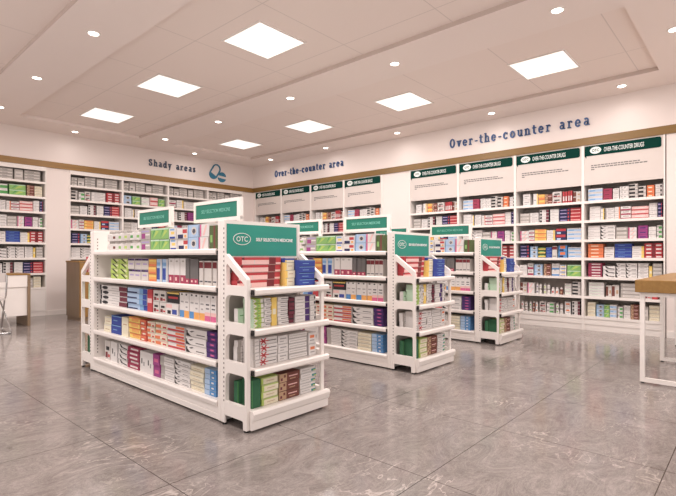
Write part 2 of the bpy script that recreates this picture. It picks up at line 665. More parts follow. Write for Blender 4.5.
def make_gondola(label):
    t = thing('gondola_shelf', label, 'shelf', group='white gondola shelves with green signs')
    e = MB(); e.box(0, .034, 0, GD, .012, 1.215, .004)
    ep = e.mesh('end_panel', 'steel_white')
    link('end_panel', ep, t)
    link('end_panel', ep, t, (GL - .034, 0, 0))
    s = MB()
    for k in range(36):
        s.box(.0345, .0352, .028, .036, .16 + k * .028, .172 + k * .028)
    link('slot_strip', s.mesh('slot_strip', 'slot'), t)
    p = MB(); p.box(.034, GL - .034, GD / 2 - .012, GD / 2 + .012, .02, 1.06)
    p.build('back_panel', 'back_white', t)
    for side in (0, 1):
        for i, z in enumerate(G_TOPS):
            deck = i == 4
            sh = MB(); sh.box(.034, GL - .034, .012, GD / 2 - .012, z - .018, z)
            so = sh.build('shelf', 'steel_white', t)
            lp = MB()
            if deck:
                lp.prism([(.012, z + .002), (.0, z + .004), (-.008, z - .008), (-.004, z - .028), (.006, z - .036), (.012, z - .03)], .036, GL - .036)
            else:
                lp.prism([(.014, z), (.008, z + .004), (.0, z + .004), (-.006, z - .004), (-.006, z - .024), (.0, z - .034), (.014, z - .02)], .036, GL - .048)
            lp.build('shelf_lip', 'steel_white', so)
            if not deck:
                c = MB(); c.box(GL - .05, GL - .036, .001, .02, z - .032, z - .008)
                c.build('clip', 'black', so)
            if side:
                so.location, so.rotation_euler = (GL, GD, 0), (0, 0, PI)
        kb = MB()
        kb.prism([(.012, .012), (.004, .014), (.004, .048), (.009, .052), (.004, .056), (.004, .088), (.014, .098), (.03, .098), (.03, .012)], .034, GL - .034)
        k = kb.build('base_panel', 'steel_white', t)
        if side:
            k.location, k.rotation_euler = (GL, GD, 0), (0, 0, PI)
    for x in (.017, GL - .017):
        for y in (.03, GD - .03):
            f = MB(); f.disc(x, y, 0, .014, .014, 12, .013)
            f.build('foot', 'black', t)
    # two signs above the top shelf; x positions measured from the far end
    for x0 in (.215, 1.13):
        x1, z0, z1, y = x0 + .58, 1.248, 1.402, GD / 2
        fr = MB(); w = .024
        fr.box(x0, x1, y - .012, y + .012, z1 - w, z1); fr.box(x0, x1, y - .012, y + .012, z0, z0 + w)
        fr.box(x0, x0 + w, y - .012, y + .012, z0 + w, z1 - w); fr.box(x1 - .034, x1, y - .014, y + .014, 1.06, z1 - w)
        sg = fr.build('topper_sign', 'steel_white', t)
        fc = MB(); fc.box(x0 + w, x1 - .034, y - .006, y + .006, z0 + w, z1 - w)
        fc.build('sign_face', 'teal_dark', sg)
        link('lettering', SELF_PALE, sg, (x0 + .10, y - .0075, z0 + .066))
    return t


# ------------------------------------------------------------------ end display (local front faces -y)
E_TOPS = [.809, .579, .351, .111]
ED = .262


def side_frame_mesh():
    outer = rounded([(.012, .012), (.046, .012), (.046, .062), (.222, .062), (.222, 1.02), (.012, .868)], [.004, .004, .012, .004, .01, .02])
    holes = [rounded([(.034, .828), (.206, .828), (.206, .960), (.034, .838)], [.004, .012, .01, .006])]
    for z0, z1 in ((.612, .772), (.385, .544), (.142, .316)):
        holes.append(rounded([(.030, z0), (.216, z0), (.216, z1), (.030, z1)], [.006, .012, .05, .022], 7))
    return plate_mesh(outer, holes, .026, 'steel_white', 'side_frame')


SIDE_ME = side_frame_mesh()


def make_end_display(label):
    t = thing('end_display_shelf', label, 'shelf', group='end displays of the gondola shelves')
    for x in (0, GD - .026):
        link('side_frame', SIDE_ME, t, (x, 0, 0))
        c = MB(); c.box(x - .001, x + .014 if x == 0 else x + .027, .222, ED, .012, 1.215, .003)
        if x > 0:
            c = MB(); c.box(x - .016, x + .008, .222, ED, .012, 1.215, .003)
        post = c.build('post', 'steel_white', t)
        s = MB()
        for k in range(38):
            z = .14 + k * .0275
            s.box(-.0018 if x == 0 else GD - .0178, -.0008 if x == 0 else GD - .0168, .226, .234, z, z + .011)
        s.build('slot_strip', 'slot', post)
        f = MB(); f.disc(x + .013, .242, 0, .013, .013, 12, .013); f.disc(x + .013, .032, 0, .013, .013, 12, .013)
        f.build('foot_pad', 'black', post)
    bp = MB(); bp.box(.018, GD - .043, .245, .257, .08, 1.0)
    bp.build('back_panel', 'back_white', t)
    for i, z in enumerate(E_TOPS):
        deck = i == 3
        sh = MB(); sh.box(.026, GD - .026, .012, .245, z - .016, z)
        so = sh.build('shelf', 'steel_white', t)
        lp = MB()
        if deck:
            lp.prism([(.012, z), (.008, z + .012), (-.02, z + .012), (-.026, z - .004), (-.016, z - .04), (-.006, z - .05), (-.006, .014), (.008, .014), (.01, z - .03)], .02, GD + .02)
            lp.build('base_panel', 'steel_white', so)
        else:
            lp.prism([(.012, z), (.006, z + .004), (-.012, z + .004), (-.02, z - .004), (-.02, z - .024), (-.012, z - .034), (.01, z - .022)], .04, GD + .018)
            lp.build('shelf_lip', 'steel_white', so)
            c = MB(); c.box(.029, .0395, -.008, .012, z - .03, z - .002)
            c.build('clip', 'black', so)
    h = MB(); h.box(.015, GD - .043, .226, .250, .985, 1.215); 
    fr = h.build('header_sign', 'steel_white', t)
    fc = MB(); fc.box(.016, GD - .050, .2225, .2262, 1.0, 1.193)
    fc.build('sign_face', 'teal', fr)
    lg = MB(); ellipse_ring(lg, .125, 1.104, .066, .037, .0035, .2205, .2228)
    lg.build('oval_logo', 'sign_text', fr)
    link('lettering', OTC_ME, fr, (.083, .2212, 1.089))
    link('lettering', SELF_ME, fr, (.232, .2212, 1.094))
    return t


G_X = [1.635, 3.395, 5.115]
G_Y = [2.40, 2.42, 2.425]
names = ['nearest', 'middle', 'farthest']
glabels = ['long white gondola shelf nearest the camera, stacked with cartons, two green signs on top',
           'middle white gondola shelf, partly behind the nearest, two green signs on top',
           'farthest white gondola shelf, beside the over-the-counter wall, mostly hidden']
elabels = ['white end display with teal header and red carton stacks on the nearest gondola',
           'white end display with teal header closing the middle gondola',
           'white end display with teal header closing the farthest gondola, smallest of three']
g0 = make_gondola(glabels[0])
e0 = make_end_display(elabels[0])
GOND, ENDS = [], []
for i in range(3):
    g = g0 if i == 0 else copy_tree(g0)
    g.location, g.rotation_euler = (G_X[i], G_Y[i] + GL, 0), (0, 0, -PI / 2)
    g['label'] = glabels[i]
    e = e0 if i == 0 else copy_tree(e0)
    e.location, e.rotation_euler = (G_X[i], G_Y[i] - ED, 0), (0, 0, 0)
    e['label'] = elabels[i]
    GOND.append(g); ENDS.append(e)
far = copy_tree(e0)
far.location, far.rotation_euler = (G_X[0], G_Y[0] + GL + ED, 0), (0, 0, PI)
far.scale = (-1, 1, 1)
for ch in children_of(far):
    for g in children_of(ch):
        if g.name.startswith(('lettering', 'oval_logo')):
            bpy.data.objects.remove(g)
far['label'] = 'white end display on the far end of the nearest gondola, seen from its side'

# ------------------------------------------------------------------ wall shelf bays
BW = .925


def make_bay(name, label, tops, z_top, header, base_h, group):
    t = thing(name, label, 'shelf', group=group)
    w, d = BW, D_R - .005
    pw = .0165
    for x in (0, w - pw):
        p = MB(); p.box(x, x + pw, -.012, d, 0, z_top)
        p.build('side_panel', 'panel_white', t)
    bp = MB(); bp.box(pw, w - pw, d - .012, d, .02, z_top)
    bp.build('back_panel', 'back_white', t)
    for z in tops:
        s = MB(); s.box(pw, w - pw, .0, d - .012, z - .024, z); s.box(pw, w - pw, -.008, .0, z - .030, z + .004)
        s.build('shelf', 'panel_white', t)
    k = MB(); k.box(pw, w - pw, .004, .03, 0, tops[-1] - .024)
    if base_h:
        k.box(pw, w - pw, -.004, .004, .08, tops[-1] - .045)
    k.build('plinth', 'panel_white', t)
    if header:
        hz = 1.955
        hb = MB(); hb.box(pw, w - pw, -.002, .016, hz, z_top)
        hd = hb.build('header_board', 'board', t)
        x0, x1, za, zb = pw + .004, w - pw - .022, 2.345, 2.478
        prof = rounded([(x0, za), (x1, za), (x1, zb), (x0, zb)], [0, .03, .03, 0])
        g = MB(); g.prism(prof, -.007, -.002, 'Y'); g.prism([(x0, za), (x0 + .022, za), (x0 + .022, za - .028)], -.006, -.002, 'Y')
        g.build('header_strip', 'green', hd)
        lg = MB()
        lg.prism([(.155 + .068 * math.cos(2 * PI * i / 28), 2.412 + .046 * math.sin(2 * PI * i / 28)) for i in range(28)], -.009, -.007, 'Y')
        lg.build('oval_logo', 'sign_text', hd)
        link('lettering', OTC_GREEN, hd, (.1125, -.0096, 2.395))
        link('lettering', DRUG_ME, hd, (.255, -.0082, 2.381))
        fp = MB()
        rng = random.Random(3)
        for z, xe in ((2.205, .66), (2.178, .74), (2.151, .14)):
            x = .10
            while x < xe:
                l = rng.uniform(.02, .05)
                fp.box(x, min(x + l, xe), -.0028, -.002, z, z + .014)
                x += l + .007
        fp.build('fine_print', 'print', hd)
    else:
        hb = MB(); hb.box(pw, w - pw, -.010, .012, 2.425, z_top)
        hb.build('top_rail', 'panel_white', t)
    return t


R_TOPS = [1.737, 1.478, 1.218, .972, .717, .455, .185]
L_TOPS = [2.235, 1.985, 1.735, 1.478, 1.222, .968, .715, .475]
ZTOP = 2.493
r_ys = [.867 + BW * (i + 1) for i in range(4)] + [5.17 + BW * (i + 1) for i in range(4)]
bay0 = make_bay('wall_shelf_bay', '', R_TOPS, ZTOP, True, True, 'white wall shelf bays with over-the-counter headers')
RBAYS = []
rl = ['white wall shelf bay with green header, rightmost beside the wooden table',
      'white wall shelf bay with green header, second from the right wall end',
      'white wall shelf bay with green header, third from the right wall end',
      'white wall shelf bay with green header, just right of the blank wall pillar',
      'white wall shelf bay with green header, just left of the blank wall pillar',
      'white wall shelf bay with green header, second left of the blank wall pillar',
      'white wall shelf bay with green header, second from the room corner',
      'white wall shelf bay with green header, right in the room corner']
for i, y in enumerate(r_ys):
    o = bay0 if i == 0 else copy_tree(bay0)
    o.location, o.rotation_euler = (XW - .003, y, 0), (0, 0, -PI / 2)
    o['label'] = rl[i]
    RBAYS.append(o)
l_xs = [2.65 - BW * 2, 2.65 - BW] + [3.005 + .92 * i for i in range(4)]
lbay0 = make_bay('recessed_shelf_bay', '', L_TOPS, ZTOP, False, True, 'white recessed shelf bays of the shady areas wall')
LBAYS = []
ll = ['', 'white recessed shelf bay above the white desk, leftmost on the wall',
      'white recessed shelf bay behind the oak cabinet, first right of the bare wall strip',
      'white recessed shelf bay behind the first green sign, second right of the bare strip',
      'white recessed shelf bay between the two green signs, third right of the bare strip',
      'white recessed shelf bay nearest the room corner, under the capsule emblem']
for i, x in enumerate(l_xs):
    if i == 0:
        LBAYS.append(None)
        continue
    o = lbay0 if i == 1 else copy_tree(lbay0)
    o.location = (x, YW - .003, 0)
    if i > 1:
        o.scale = (.92 / BW, 1, 1)
    o['label'] = ll[i]
    LBAYS.append(o)

# ------------------------------------------------------------------ slab-serif wall lettering
def arc(cx, cy, rx, ry, a0, a1, n=14):
    return [(cx + rx * math.cos(math.radians(a0 + (a1 - a0) * k / n)), cy + ry * math.sin(math.radians(a0 + (a1 - a0) * k / n))) for k in range(n + 1)]


TW, TN, SL = .15, .095, .095     # thick stem, thin stroke, slab thickness


def glyph(ch):
    """-> (advance, [(polyline, width)...]) in units of cap height 1, x-height 0.7"""
    S = []
    slab = lambda x0, x1, y: S.append(([(x0 - .035, y), (x1 + .035, y)], SL))
    h, H = .68, 1.0
    if ch == 'O':
        S.append((arc(.42, .5, .32, .46, 0, 360, 26), TW)); return .95, S
    if ch == 'S':
        S.append((arc(.34, .73, .22, .21, 40, 270, 12) + arc(.34, .27, .24, .23, 90, -140, 12)[1:], TW))
        S.append(([(.54, .98), (.54, .68)], TN)); S.append(([(.11, .02), (.11, .34)], TN)); return .8, S
    if ch == 'o':
        S.append((arc(.33, h / 2, .24, .31, 0, 360, 22), TW)); return .76, S
    if ch == 'e':
        S.append((arc(.33, h / 2, .24, .31, 0, 325, 20), TW)); S.append(([(.1, h / 2), (.6, h / 2)], TN)); return .76, S
    if ch == 'c':
        S.append((arc(.33, h / 2, .24, .31, 45, 320, 18), TW)); S.append(([(.53, .66), (.53, .44)], TN)); return .74, S
    if ch == 'a':
        S.append((arc(.30, .50, .20, .165, 150, 0, 8) + [(.5, .04)], TW)); S.append((arc(.29, .21, .18, .17, 0, 360, 18), .12))
        slab(.46, .66, .035); return .76, S
    if ch == 'd':
        S.append((arc(.30, h / 2, .21, .31, 0, 360, 22), TW)); S.append(([(.55, 0), (.55, H)], TW)); slab(.4, .6, H - .035); slab(.5, .72, .035); return .8, S
    if ch == 'h':
        S.append(([(.16, 0), (.16, H)], TW)); S.append((arc(.36, .42, .2, .24, 170, 0, 10) + [(.56, 0)], .13))
        slab(.02, .2, H - .035); slab(.02, .31, .035); slab(.42, .71, .035); return .78, S
    if ch == 'n':
        S.append(([(.16, 0), (.16, h)], TW)); S.append((arc(.36, .42, .2, .24, 170, 0, 10) + [(.56, 0)], .13))
        slab(.02, .2, h - .035); slab(.02, .31, .035); slab(.42, .71, .035); return .78, S
    if ch == 'u':
        S.append(([(.16, h), (.16, .28)] + arc(.36, .28, .2, .24, 180, 350, 10), .13)); S.append(([(.56, 0), (.56, h)], TW))
        slab(.02, .2, h - .035); slab(.42, .6, h - .035); slab(.54, .71, .035); return .78, S
    if ch == 'r':
        S.append(([(.17, 0), (.17, h)], TW)); S.append((arc(.36, .42, .18, .23, 160, 45, 8), .12)); S.append((arc(.47, .55, .035, .035, 0, 360, 8), .07))
        slab(.02, .2, h - .035); slab(.02, .36, .035); return .64, S
    if ch == 't':
        S.append(([(.2, .92), (.2, .2)] + arc(.35, .2, .15, .15, 180, 320, 8), TW)); slab(.03, .46, h - .035); return .56, S
    if ch == 'v':
        S.append(([(.12, h), (.33, .02)], TW)); S.append(([(.33, .02), (.54, h)], TN)); slab(.0, .28, h - .035); slab(.4, .67, h - .035); return .72, S
    if ch == 'y':
        S.append(([(.12, h), (.35, .02)], TW)); S.append(([(.56, h), (.28, -.25), (.12, -.25)], TN)); slab(.0, .28, h - .035); slab(.42, .7, h - .035); return .74, S
    if ch == 's':
        S.append((arc(.28, .51, .16, .14, 40, 270, 10) + arc(.28, .2, .18, .16, 90, -140, 10)[1:], .12))
        S.append(([(.43, .68), (.43, .48)], TN)); S.append(([(.1, .02), (.1, .24)], TN)); return .62, S
    if ch == '-':
        S.append(([(.05, .33), (.42, .33)], .12)); return .5, S
    return .55, S


def wall_lettering(text, width, cap, label, loc, rz, mat):
    t = thing('wall_lettering', label, 'lettering', loc, rz)
    x = 0.0
    adv = []
    for ch in text:
        a, S = glyph(ch)
        adv.append((x, S))
        x += a + .22
    sx = width / (x - .22)
    for x0, S in adv:
        if not S:
            continue
        b = MB()
        for pl, w in S:
            P = [Vector(((x0 + p[0]) * sx, p[1] * cap)) for p in pl]
            closed = (P[0] - P[-1]).length < 1e-5
            offs = []
            for i, p in enumerate(P):
                pa = P[i - 1] if i else (P[-2] if closed else p)
                pb = P[i + 1] if i + 1 < len(P) else (P[1] if closed else p)
                d = (pb - pa)
                d = d.normalized() if d.length > 1e-9 else Vector((1, 0))
                nrm = Vector((-d.y, d.x)) * (w * cap / 2)
                offs.append((p + nrm, p - nrm))
            for (a0, a1), (b0, b1) in zip(offs, offs[1:]):
                b.prism([tuple(a0), tuple(b0), tuple(b1), tuple(a1)], -.02, 0, 'Y')
        b.build('letter', mat, t)
    return t


wall_lettering('Over-the-counter area', 2.09, .138, 'blue slab-serif letters reading over-the-counter area, above the nearer shelf bays', (XW - .001, 3.79, 2.768), -PI / 2, 'letter')
wall_lettering('Over-the-counter area', 2.06, .138, 'blue slab-serif letters reading over-the-counter area, close to the room corner', (XW - .001, 8.16, 2.778), -PI / 2, 'letter')
wall_lettering('Shady areas', 1.03, .130, 'dark slate slab-serif letters reading shady areas on the left wall', (4.435, YW - .001, 2.78), 0, 'letter_dark')

# capsule-and-tablet emblem
em = thing('wall_emblem', 'teal blue capsule and round tablet emblem beside the shady areas letters', 'emblem', (6.02, YW - .001, 2.83))
Rm = Matrix.Rotation(math.radians(-32), 2)


def cap_outline(r, hl, n=10):
    return [Vector((r * math.cos(a), hl + r * math.sin(a))) for a in [PI * k / n for k in range(n + 1)]] + \
           [Vector((r * math.cos(a), -hl + r * math.sin(a))) for a in [PI + PI * k / n for k in range(n + 1)]]


o1, o2 = cap_outline(.105, .075), cap_outline(.078, .075)
b = MB()
off = Vector((-.075, .03))
N_ = len(o1)
for k in range(N_):
    j = (k + 1) % N_
    b.prism([tuple(Rm @ p + off) for p in (o1[k], o1[j], o2[j], o2[k])], -.018, 0, 'Y')
half = [p for p in cap_outline(.08, .075) if p.y < 0]
b.prism([tuple(Rm @ p + off) for p in half], -.016, 0, 'Y')
b.build('capsule', 'emblem', em)
b = MB()
off = Vector((.105, -.075))
R2 = Matrix.Rotation(math.radians(-6), 2)
for a0, a1, dy in ((12, 168, .006), (192, 348, -.006)):
    b.prism([tuple(R2 @ Vector((.105 * math.cos(math.radians(a0 + (a1 - a0) * k / 16)), .105 * math.sin(math.radians(a0 + (a1 - a0) * k / 16)) + dy)) + off) for k in range(17)], -.018, 0, 'Y')
b.build('tablet', 'emblem', em)

# ------------------------------------------------------------------ furniture
# tall wooden-topped table at the right edge
t = thing('high_table', 'high table with oak top and white square-tube sled legs at the right edge', 'table', (4.33, 0, 0))
b = MB(); b.box(0, 2.15, -.35, .735, .715, .812, .004)
b.build('tabletop', 'oak', t)
for x in (.03, 1.03, 2.07):
    b = MB(); w = .032
    b.box(x, x + w, .675, .675 + w, .012, .715); b.box(x, x + w, -.3, -.3 + w, .012, .715)
    b.box(x, x + w, -.3 + w, .675, .012, .012 + w); b.box(x, x + w, -.3 + w, .675, .715 - w, .715)
    lg = b.build('leg_frame', 'steel_white', t)
    f = MB(); f.disc(x + w / 2, .69, 0, .012, .012, 10, .013); f.disc(x + w / 2, -.284, 0, .012, .012, 10, .013)
    f.build('foot', 'black', lg)
# desk by the left wall
t = thing('desk', 'white desk with oak top edge and oak end panel by the left wall', 'desk', (.55, 7.77, 0))
b = MB(); b.box(0, 1.55, 0, .58, .73, .75, .002); b.build('desktop', 'oak', t)
for x in (0, 1.515):
    b = MB(); b.box(x, x + .035, 0, .56, 0, .73, .002); b.build('end_panel', 'oak_dark', t)
b = MB(); b.box(.035, 1.515, .01, .03, .56, .728, .002); b.build('apron', 'panel_white', t)
b = MB(); b.box(.035, 1.515, .03, .05, .155, .56); b.build('modesty_panel', 'panel_white', t)
# oak cabinet behind the near gondola
t = thing('counter_cabinet', 'oak counter cabinet standing before the left wall, behind the nearest gondola', 'cabinet', (2.73, 7.74, 0))
b = MB(); b.box(.008, 1.192, .008, .552, .05, .90); b.build('body', 'oak_dark', t)
b = MB(); b.box(0, 1.2, 0, .56, .90, .925, .003); b.build('top', 'oak', t)
b = MB(); b.box(.02, 1.18, .02, .54, 0, .05); b.build('plinth', 'oak_dark', t)
b = MB(); b.box(.012, .59, -.006, .008, .06, .89, .002); b.build('door', 'oak', t)
b = MB(); b.box(.61, 1.188, -.006, .008, .06, .89, .002); b.build('door', 'oak', t)
# chair at the desk
t = thing('visitor_chair', 'white chair with chrome sled legs in front of the white desk', 'chair', (1.46, 7.40, 0))
b = MB()
b.prism(rounded([(-.21, -.22), (.21, -.22), (.21, .22), (-.21, .22)], .05), .435, .46, 'Z')
b.build('seat', 'chair', t)
b = MB()
nb = 8
for k in range(nb):
    a0, a1 = -1 + 2 * k / nb, -1 + 2 * (k + 1) / nb
    f = lambda a: -.25 + .035 * a * a
    b.prism([(a0 * .21, f(a0)), (a1 * .21, f(a1)), (a1 * .21, f(a1) + .018), (a0 * .21, f(a0) + .018)], .665, .785, 'Z')
b.build('backrest', 'chair', t)
for s in (-1, 1):
    b = MB()
    x = s * .215
    b.tube([(x, -.222, .76), (x, -.222, .66), (x * .98, -.205, .5), (x * .97, -.15, .432), (x * 1.2, .20, .05), (x * 1.2, .20, .012), (x * 1.2, -.24, .012), (x * 1.2, -.25, .04), (x * .97, .10, .432)], .0105, 8)
    b.build('leg', 'chrome', t)
b = MB(); b.tube([(-.25, -.2, .012), (.25, -.2, .012)], .0095, 8); b.build('crossbar', 'chrome', t)

# ------------------------------------------------------------------ products
# design: description, base colour, side colour, top colour, front rectangles (u0, v0, u1, v1, colour), front polygons
DES = {}


def des(key, desc, base, rects=(), side=None, top=None, polys=()):
    DES[key] = (desc, base, side or base, top or base, rects, polys)


TX = lambda u0, u1, v, c='ink', h=.09: (u0, v, u1, v + h, c)
des('redp', 'red edged pink carton', 'pink', [(0, .62, 1, 1, 'red'), (0, .62, .06, 1, 'dred'), (.68, 0, .86, 1, 'dred'), (.86, .28, 1, 1, 'red'), (.30, .1, .32, .62, 'offwhite')], side='red', top='red')
des('creamy', 'cream carton with yellow end', 'cream', [(0, 0, .17, 1, 'yellow'), TX(.3, .8, .5, 'tan')], side='yellow')
des('creamb', 'cream carton with blue lid band', 'cream', [(0, .55, 1, 1, 'blue'), (0, 0, .17, .55, 'yellow')], side='blue', top='blue')
des('blue', 'deep blue carton', 'blue', [(0, .86, 1, .94, 'sky'), TX(.2, .6, .4, 'sky')], top='blue')
des('navyb', 'navy carton', 'navy', [(.1, .35, .7, .6, 'lilac'), (.8, .2, .95, .8, 'red')])
des('limech', 'white carton with lime chevrons', 'lime', [(.75, 0, 1, 1, 'white')], side='mint', polys=[([(0, .0), (.35, .5), (0, 1), (0, .7), (.16, .5), (0, .3)], 'white'), ([(.3, .0), (.68, .5), (.3, 1), (.3, .75), (.48, .5), (.3, .25)], 'leaf')])
des('lime', 'lime carton with black slash', 'lime', [(0, .9, 1, 1, 'cream')], side='lime', polys=[([(.15, .95), (.38, .95), (.85, .12), (.68, .12)], 'black'), ([(.55, .8), (.8, .8), (.98, .5), (.8, .5)], 'cream')])
des('whtg', 'white carton with grey lettering', 'white', [TX(.2, .85, .55, 'grey', .14), TX(.2, .6, .25, 'grey')])
des('whtl', 'white carton with dark line', 'white', [TX(.3, 1, .42, 'dgrey', .2)])
des('white', 'plain white carton', 'white', [TX(.15, .5, .4, 'grey')])
des('yelw', 'yellow carton', 'yellow', [TX(.2, .8, .4, 'cream', .2)])
des('wine', 'dark red carton', 'wine', [(.0, .42, 1, .58, 'black')], top='wine')
des('whpur', 'white carton with purple end', 'white', [(.68, 0, 1, 1, 'purple'), TX(.1, .55, .42, 'greige')], side='white')
des('whdot', 'white carton with black dot', 'white', [TX(.1, .5, .4, 'greige')], polys=[([(.82 + .13 * math.cos(a * .785), .5 + .33 * math.sin(a * .785)) for a in range(8)], 'black')])
des('redx', 'white carton with red starburst', 'white', [TX(.45, .95, .42, 'dgrey', .14)], polys=[([(.04, .12), (.10, .05), (.38, .85), (.30, .95)], 'red'), ([(.30, .05), (.38, .12), (.10, .95), (.04, .85)], 'red'), ([(.0, .42), (.5, .42), (.5, .58), (.0, .58)], 'red')])
des('whgr', 'white and grey carton', 'white', [(.0, 0, .3, 1, 'greige'), TX(.4, .9, .5, 'grey')])
des('lid', 'white carton with grey rim', 'white', [(0, .0, 1, .18, 'greige'), (.06, .5, .94, .62, 'greige')])
des('whor', 'white carton with orange spot', 'white', [(.2, .5, .8, .75, 'orange'), TX(.2, .8, .25, 'grey')])
des('magen', 'magenta carton', 'magenta', [(.2, .3, .8, .6, 'hotpink')])
des('dgreen', 'dark green carton', 'dgreen', [(.0, .0, .06, 1, 'green')])
des('creaml', 'cream carton with lime border', 'cream', [(0, 0, .12, 1, 'lime'), (.12, .82, 1, 1, 'lime'), TX(.3, .8, .4, 'tan')], side='lime', top='lime')
des('brownp', 'brown carton with speckled print', 'brown', [(0, 0, .35, 1, 'tan'), (.05, .2, .14, .5, 'wine'), (.2, .5, .3, .8, 'brown'), TX(.45, .9, .5, 'pink', .12), TX(.5, .8, .2, 'tan')], side='tan')
des('teal', 'white carton with teal corner', 'white', [(.72, .1, 1, .55, 'teal'), (.85, .1, 1, .3, 'lime'), TX(.1, .6, .5, 'grey')])
des('leaf', 'leaf green carton', 'leaf', [(.0, .84, 1, 1, 'mint')], polys=[([(.1, .1), (.5, .8), (.35, .85)], 'green'), ([(.3, .1), (.9, .7), (.6, .8)], 'lime')], side='green')
des('pinkv', 'grey carton with magenta picture', 'greige', [(.1, .1, .5, .6, 'magenta'), (.5, .4, .95, .55, 'white'), (.1, .7, .9, .85, 'lilac')])
des('wbly', 'blue and yellow printed carton', 'white', [(.1, .0, .9, .2, 'blue'), (.3, .4, .8, .65, 'yellow'), (.15, .75, .8, .9, 'sky')])
des('rwn', 'red and navy printed carton', 'white', [(.1, .0, .6, .4, 'navy'), (.55, .5, .95, .85, 'red'), (.7, .1, .9, .35, 'amber')])
des('palec', 'light blue carton with roundel', 'pale', [(.0, .0, .08, 1, 'sky')], polys=[([(.58 + .26 * math.cos(a * .785), .5 + .34 * math.sin(a * .785)) for a in range(8)], 'offwhite'), ([(.58 + .16 * math.cos(a * .785), .48 + .2 * math.sin(a * .785)) for a in range(8)], 'navy')])
des('wpk', 'white carton with pink stripe', 'white', [(.0, 0, .16, 1, 'hotpink')], polys=[([(.3, .1), (.5, .1), (.8, .9), (.6, .9)], 'pink')])
des('moss', 'dark green and brown carton', 'moss', [(.55, 0, .8, 1, 'brown'), (.1, .3, .4, .6, 'leaf')])
des('wpv', 'white carton with purple band', 'offwhite', [(0, .78, 1, .96, 'purple'), (.2, .80, .5, .92, 'black'), TX(.2, .8, .4, 'lilac', .14)])
des('amb', 'yellow and orange banded carton', 'amber', [(0, 0, 1, .3, 'orange'), (0, .62, 1, .85, 'yellow')])
des('bbook', 'blue and white carton', 'pale', [(0, .1, .6, .6, 'blue'), (.0, .7, 1, .85, 'sky'), (.7, 0, 1, 1, 'offwhite')])
des('wcr', 'white carton with crimson foot', 'white', [(0, 0, 1, .33, 'crimson'), (.2, .1, .5, .24, 'pink'), (.3, .85, .7, .92, 'greige')])
des('gcr', 'grey carton with crimson foot', 'dgrey', [(0, 0, 1, .22, 'crimson'), (.2, .08, .6, .16, 'pink')])
des('wdr', 'white carton with dark red head', 'offwhite', [(0, .70, 1, .95, 'dred'), TX(.1, .9, .12, 'ink', .06)])
des('bwc', 'white carton with crimson end', 'white', [(0, 0, .06, 1, 'black'), (.72, .08, 1, .92, 'wine'), TX(.45, .68, .4, 'grey')], side='black', polys=[([(.2 + .12 * math.cos(a * .785), .5 + .36 * math.sin(a * .785)) for a in range(8)], 'black')])
des('lbn', 'light blue and navy carton', 'pale', [(0, 0, .5, .3, 'navy'), (.62, 0, .8, 1, 'sky'), (.8, 0, 1, 1, 'blue')])
des('wrb', 'red and black printed carton', 'offwhite', [(.1, .1, .5, .4, 'dred'), (.2, .5, .8, .7, 'black'), (.55, .15, .9, .3, 'red')])
des('kry', 'black carton with yellow top', 'black', [(0, .85, 1, 1, 'yellow'), (.1, .4, .9, .6, 'red')], top='yellow')
des('wpb', 'pink and blue printed carton', 'white', [(0, .6, .5, .9, 'pink'), (.5, .1, .9, .5, 'blue'), (.1, .1, .4, .4, 'black')])
des('wof', 'white carton with orange foot', 'white', [(0, 0, 1, .28, 'amber'), TX(.2, .8, .6, 'grey', .06), (.3, .9, .6, .97, 'black'), (.3, .4, .7, .46, 'grey')])
des('wbf', 'white carton with blue foot', 'white', [(0, 0, 1, .28, 'azure'), TX(.2, .8, .6, 'grey', .06), (.3, .9, .6, .97, 'black')])
des('wkf', 'white carton with pink foot', 'white', [(0, 0, 1, .34, 'hotpink'), (0, .2, 1, .34, 'pink'), TX(.2, .8, .6, 'ink', .06), (.3, .9, .6, .97, 'black'), (.2, .45, .8, .5, 'ink')])
des('yor', 'yellow and orange carton', 'yellow', [(.25, .2, .9, .75, 'amber'), (.0, .75, 1, 1, 'orange')], top='amber')
des('orr', 'orange and red carton', 'vermil', [(0, .65, 1, 1, 'orange'), (.2, .15, .7, .45, 'cream')])
des('owr', 'white carton with orange end', 'cream', [(0, 0, .45, .6, 'orange'), (.2, .6, 1, .8, 'pink'), (.6, .1, .9, .4, 'red')])
des('wob', 'white carton with red block', 'white', [(0, .0, 1, .4, 'red'), (.5, .5, 1, .9, 'orange')])
des('wkc', 'white carton with black corner', 'white', [(0, .0, .06, .7, 'black'), TX(.5, .9, .25, 'dgrey', .12)], polys=[([(.04, .0), (.04, .5), (.2, .1), (.3, .0)], 'black'), ([(.15, .6), (.3, .75), (.4, .7), (.25, .5)], 'dgrey')])
des('purm', 'dark purple carton with magenta print', 'purple', [(.35, .3, .8, .7, 'magenta'), (.45, .4, .7, .6, 'hotpink')])
des('wks', 'white carton with black swoosh', 'white', [(0, 0, .05, 1, 'black')], polys=[([(.2, .85), (.35, .3), (.95, .1), (.95, .3), (.5, .45), (.3, .95)], 'black')])
des('crw', 'crimson carton with white lettering', 'crimson', [(.25, .3, .9, .7, 'white'), (.5, .4, .8, .55, 'pink')], side='crimson')
des('wkm', 'white carton with black marks', 'white', [(.2, .4, .35, .65, 'black'), (.5, .3, .7, .5, 'grey')])
des('crwh', 'cream white carton', 'cream', [TX(.2, .8, .3, 'tan'), (.0, .8, 1, .9, 'offwhite')])
des('azu', 'white carton with blue end', 'pale', [(.45, 0, 1, 1, 'azure'), (.6, .3, .8, .6, 'white')], side='azure')
des('greyw', 'grey and white carton', 'greige', [(.1, .3, .9, .8, 'offwhite'), TX(.2, .7, .5, 'grey')])
des('lbw', 'light blue and white carton', 'white', [(0, .2, 1, .75, 'pale'), (.1, .35, .5, .6, 'sky')])
des('crim', 'crimson carton', 'crimson', [(.15, .35, .7, .6, 'wine')])
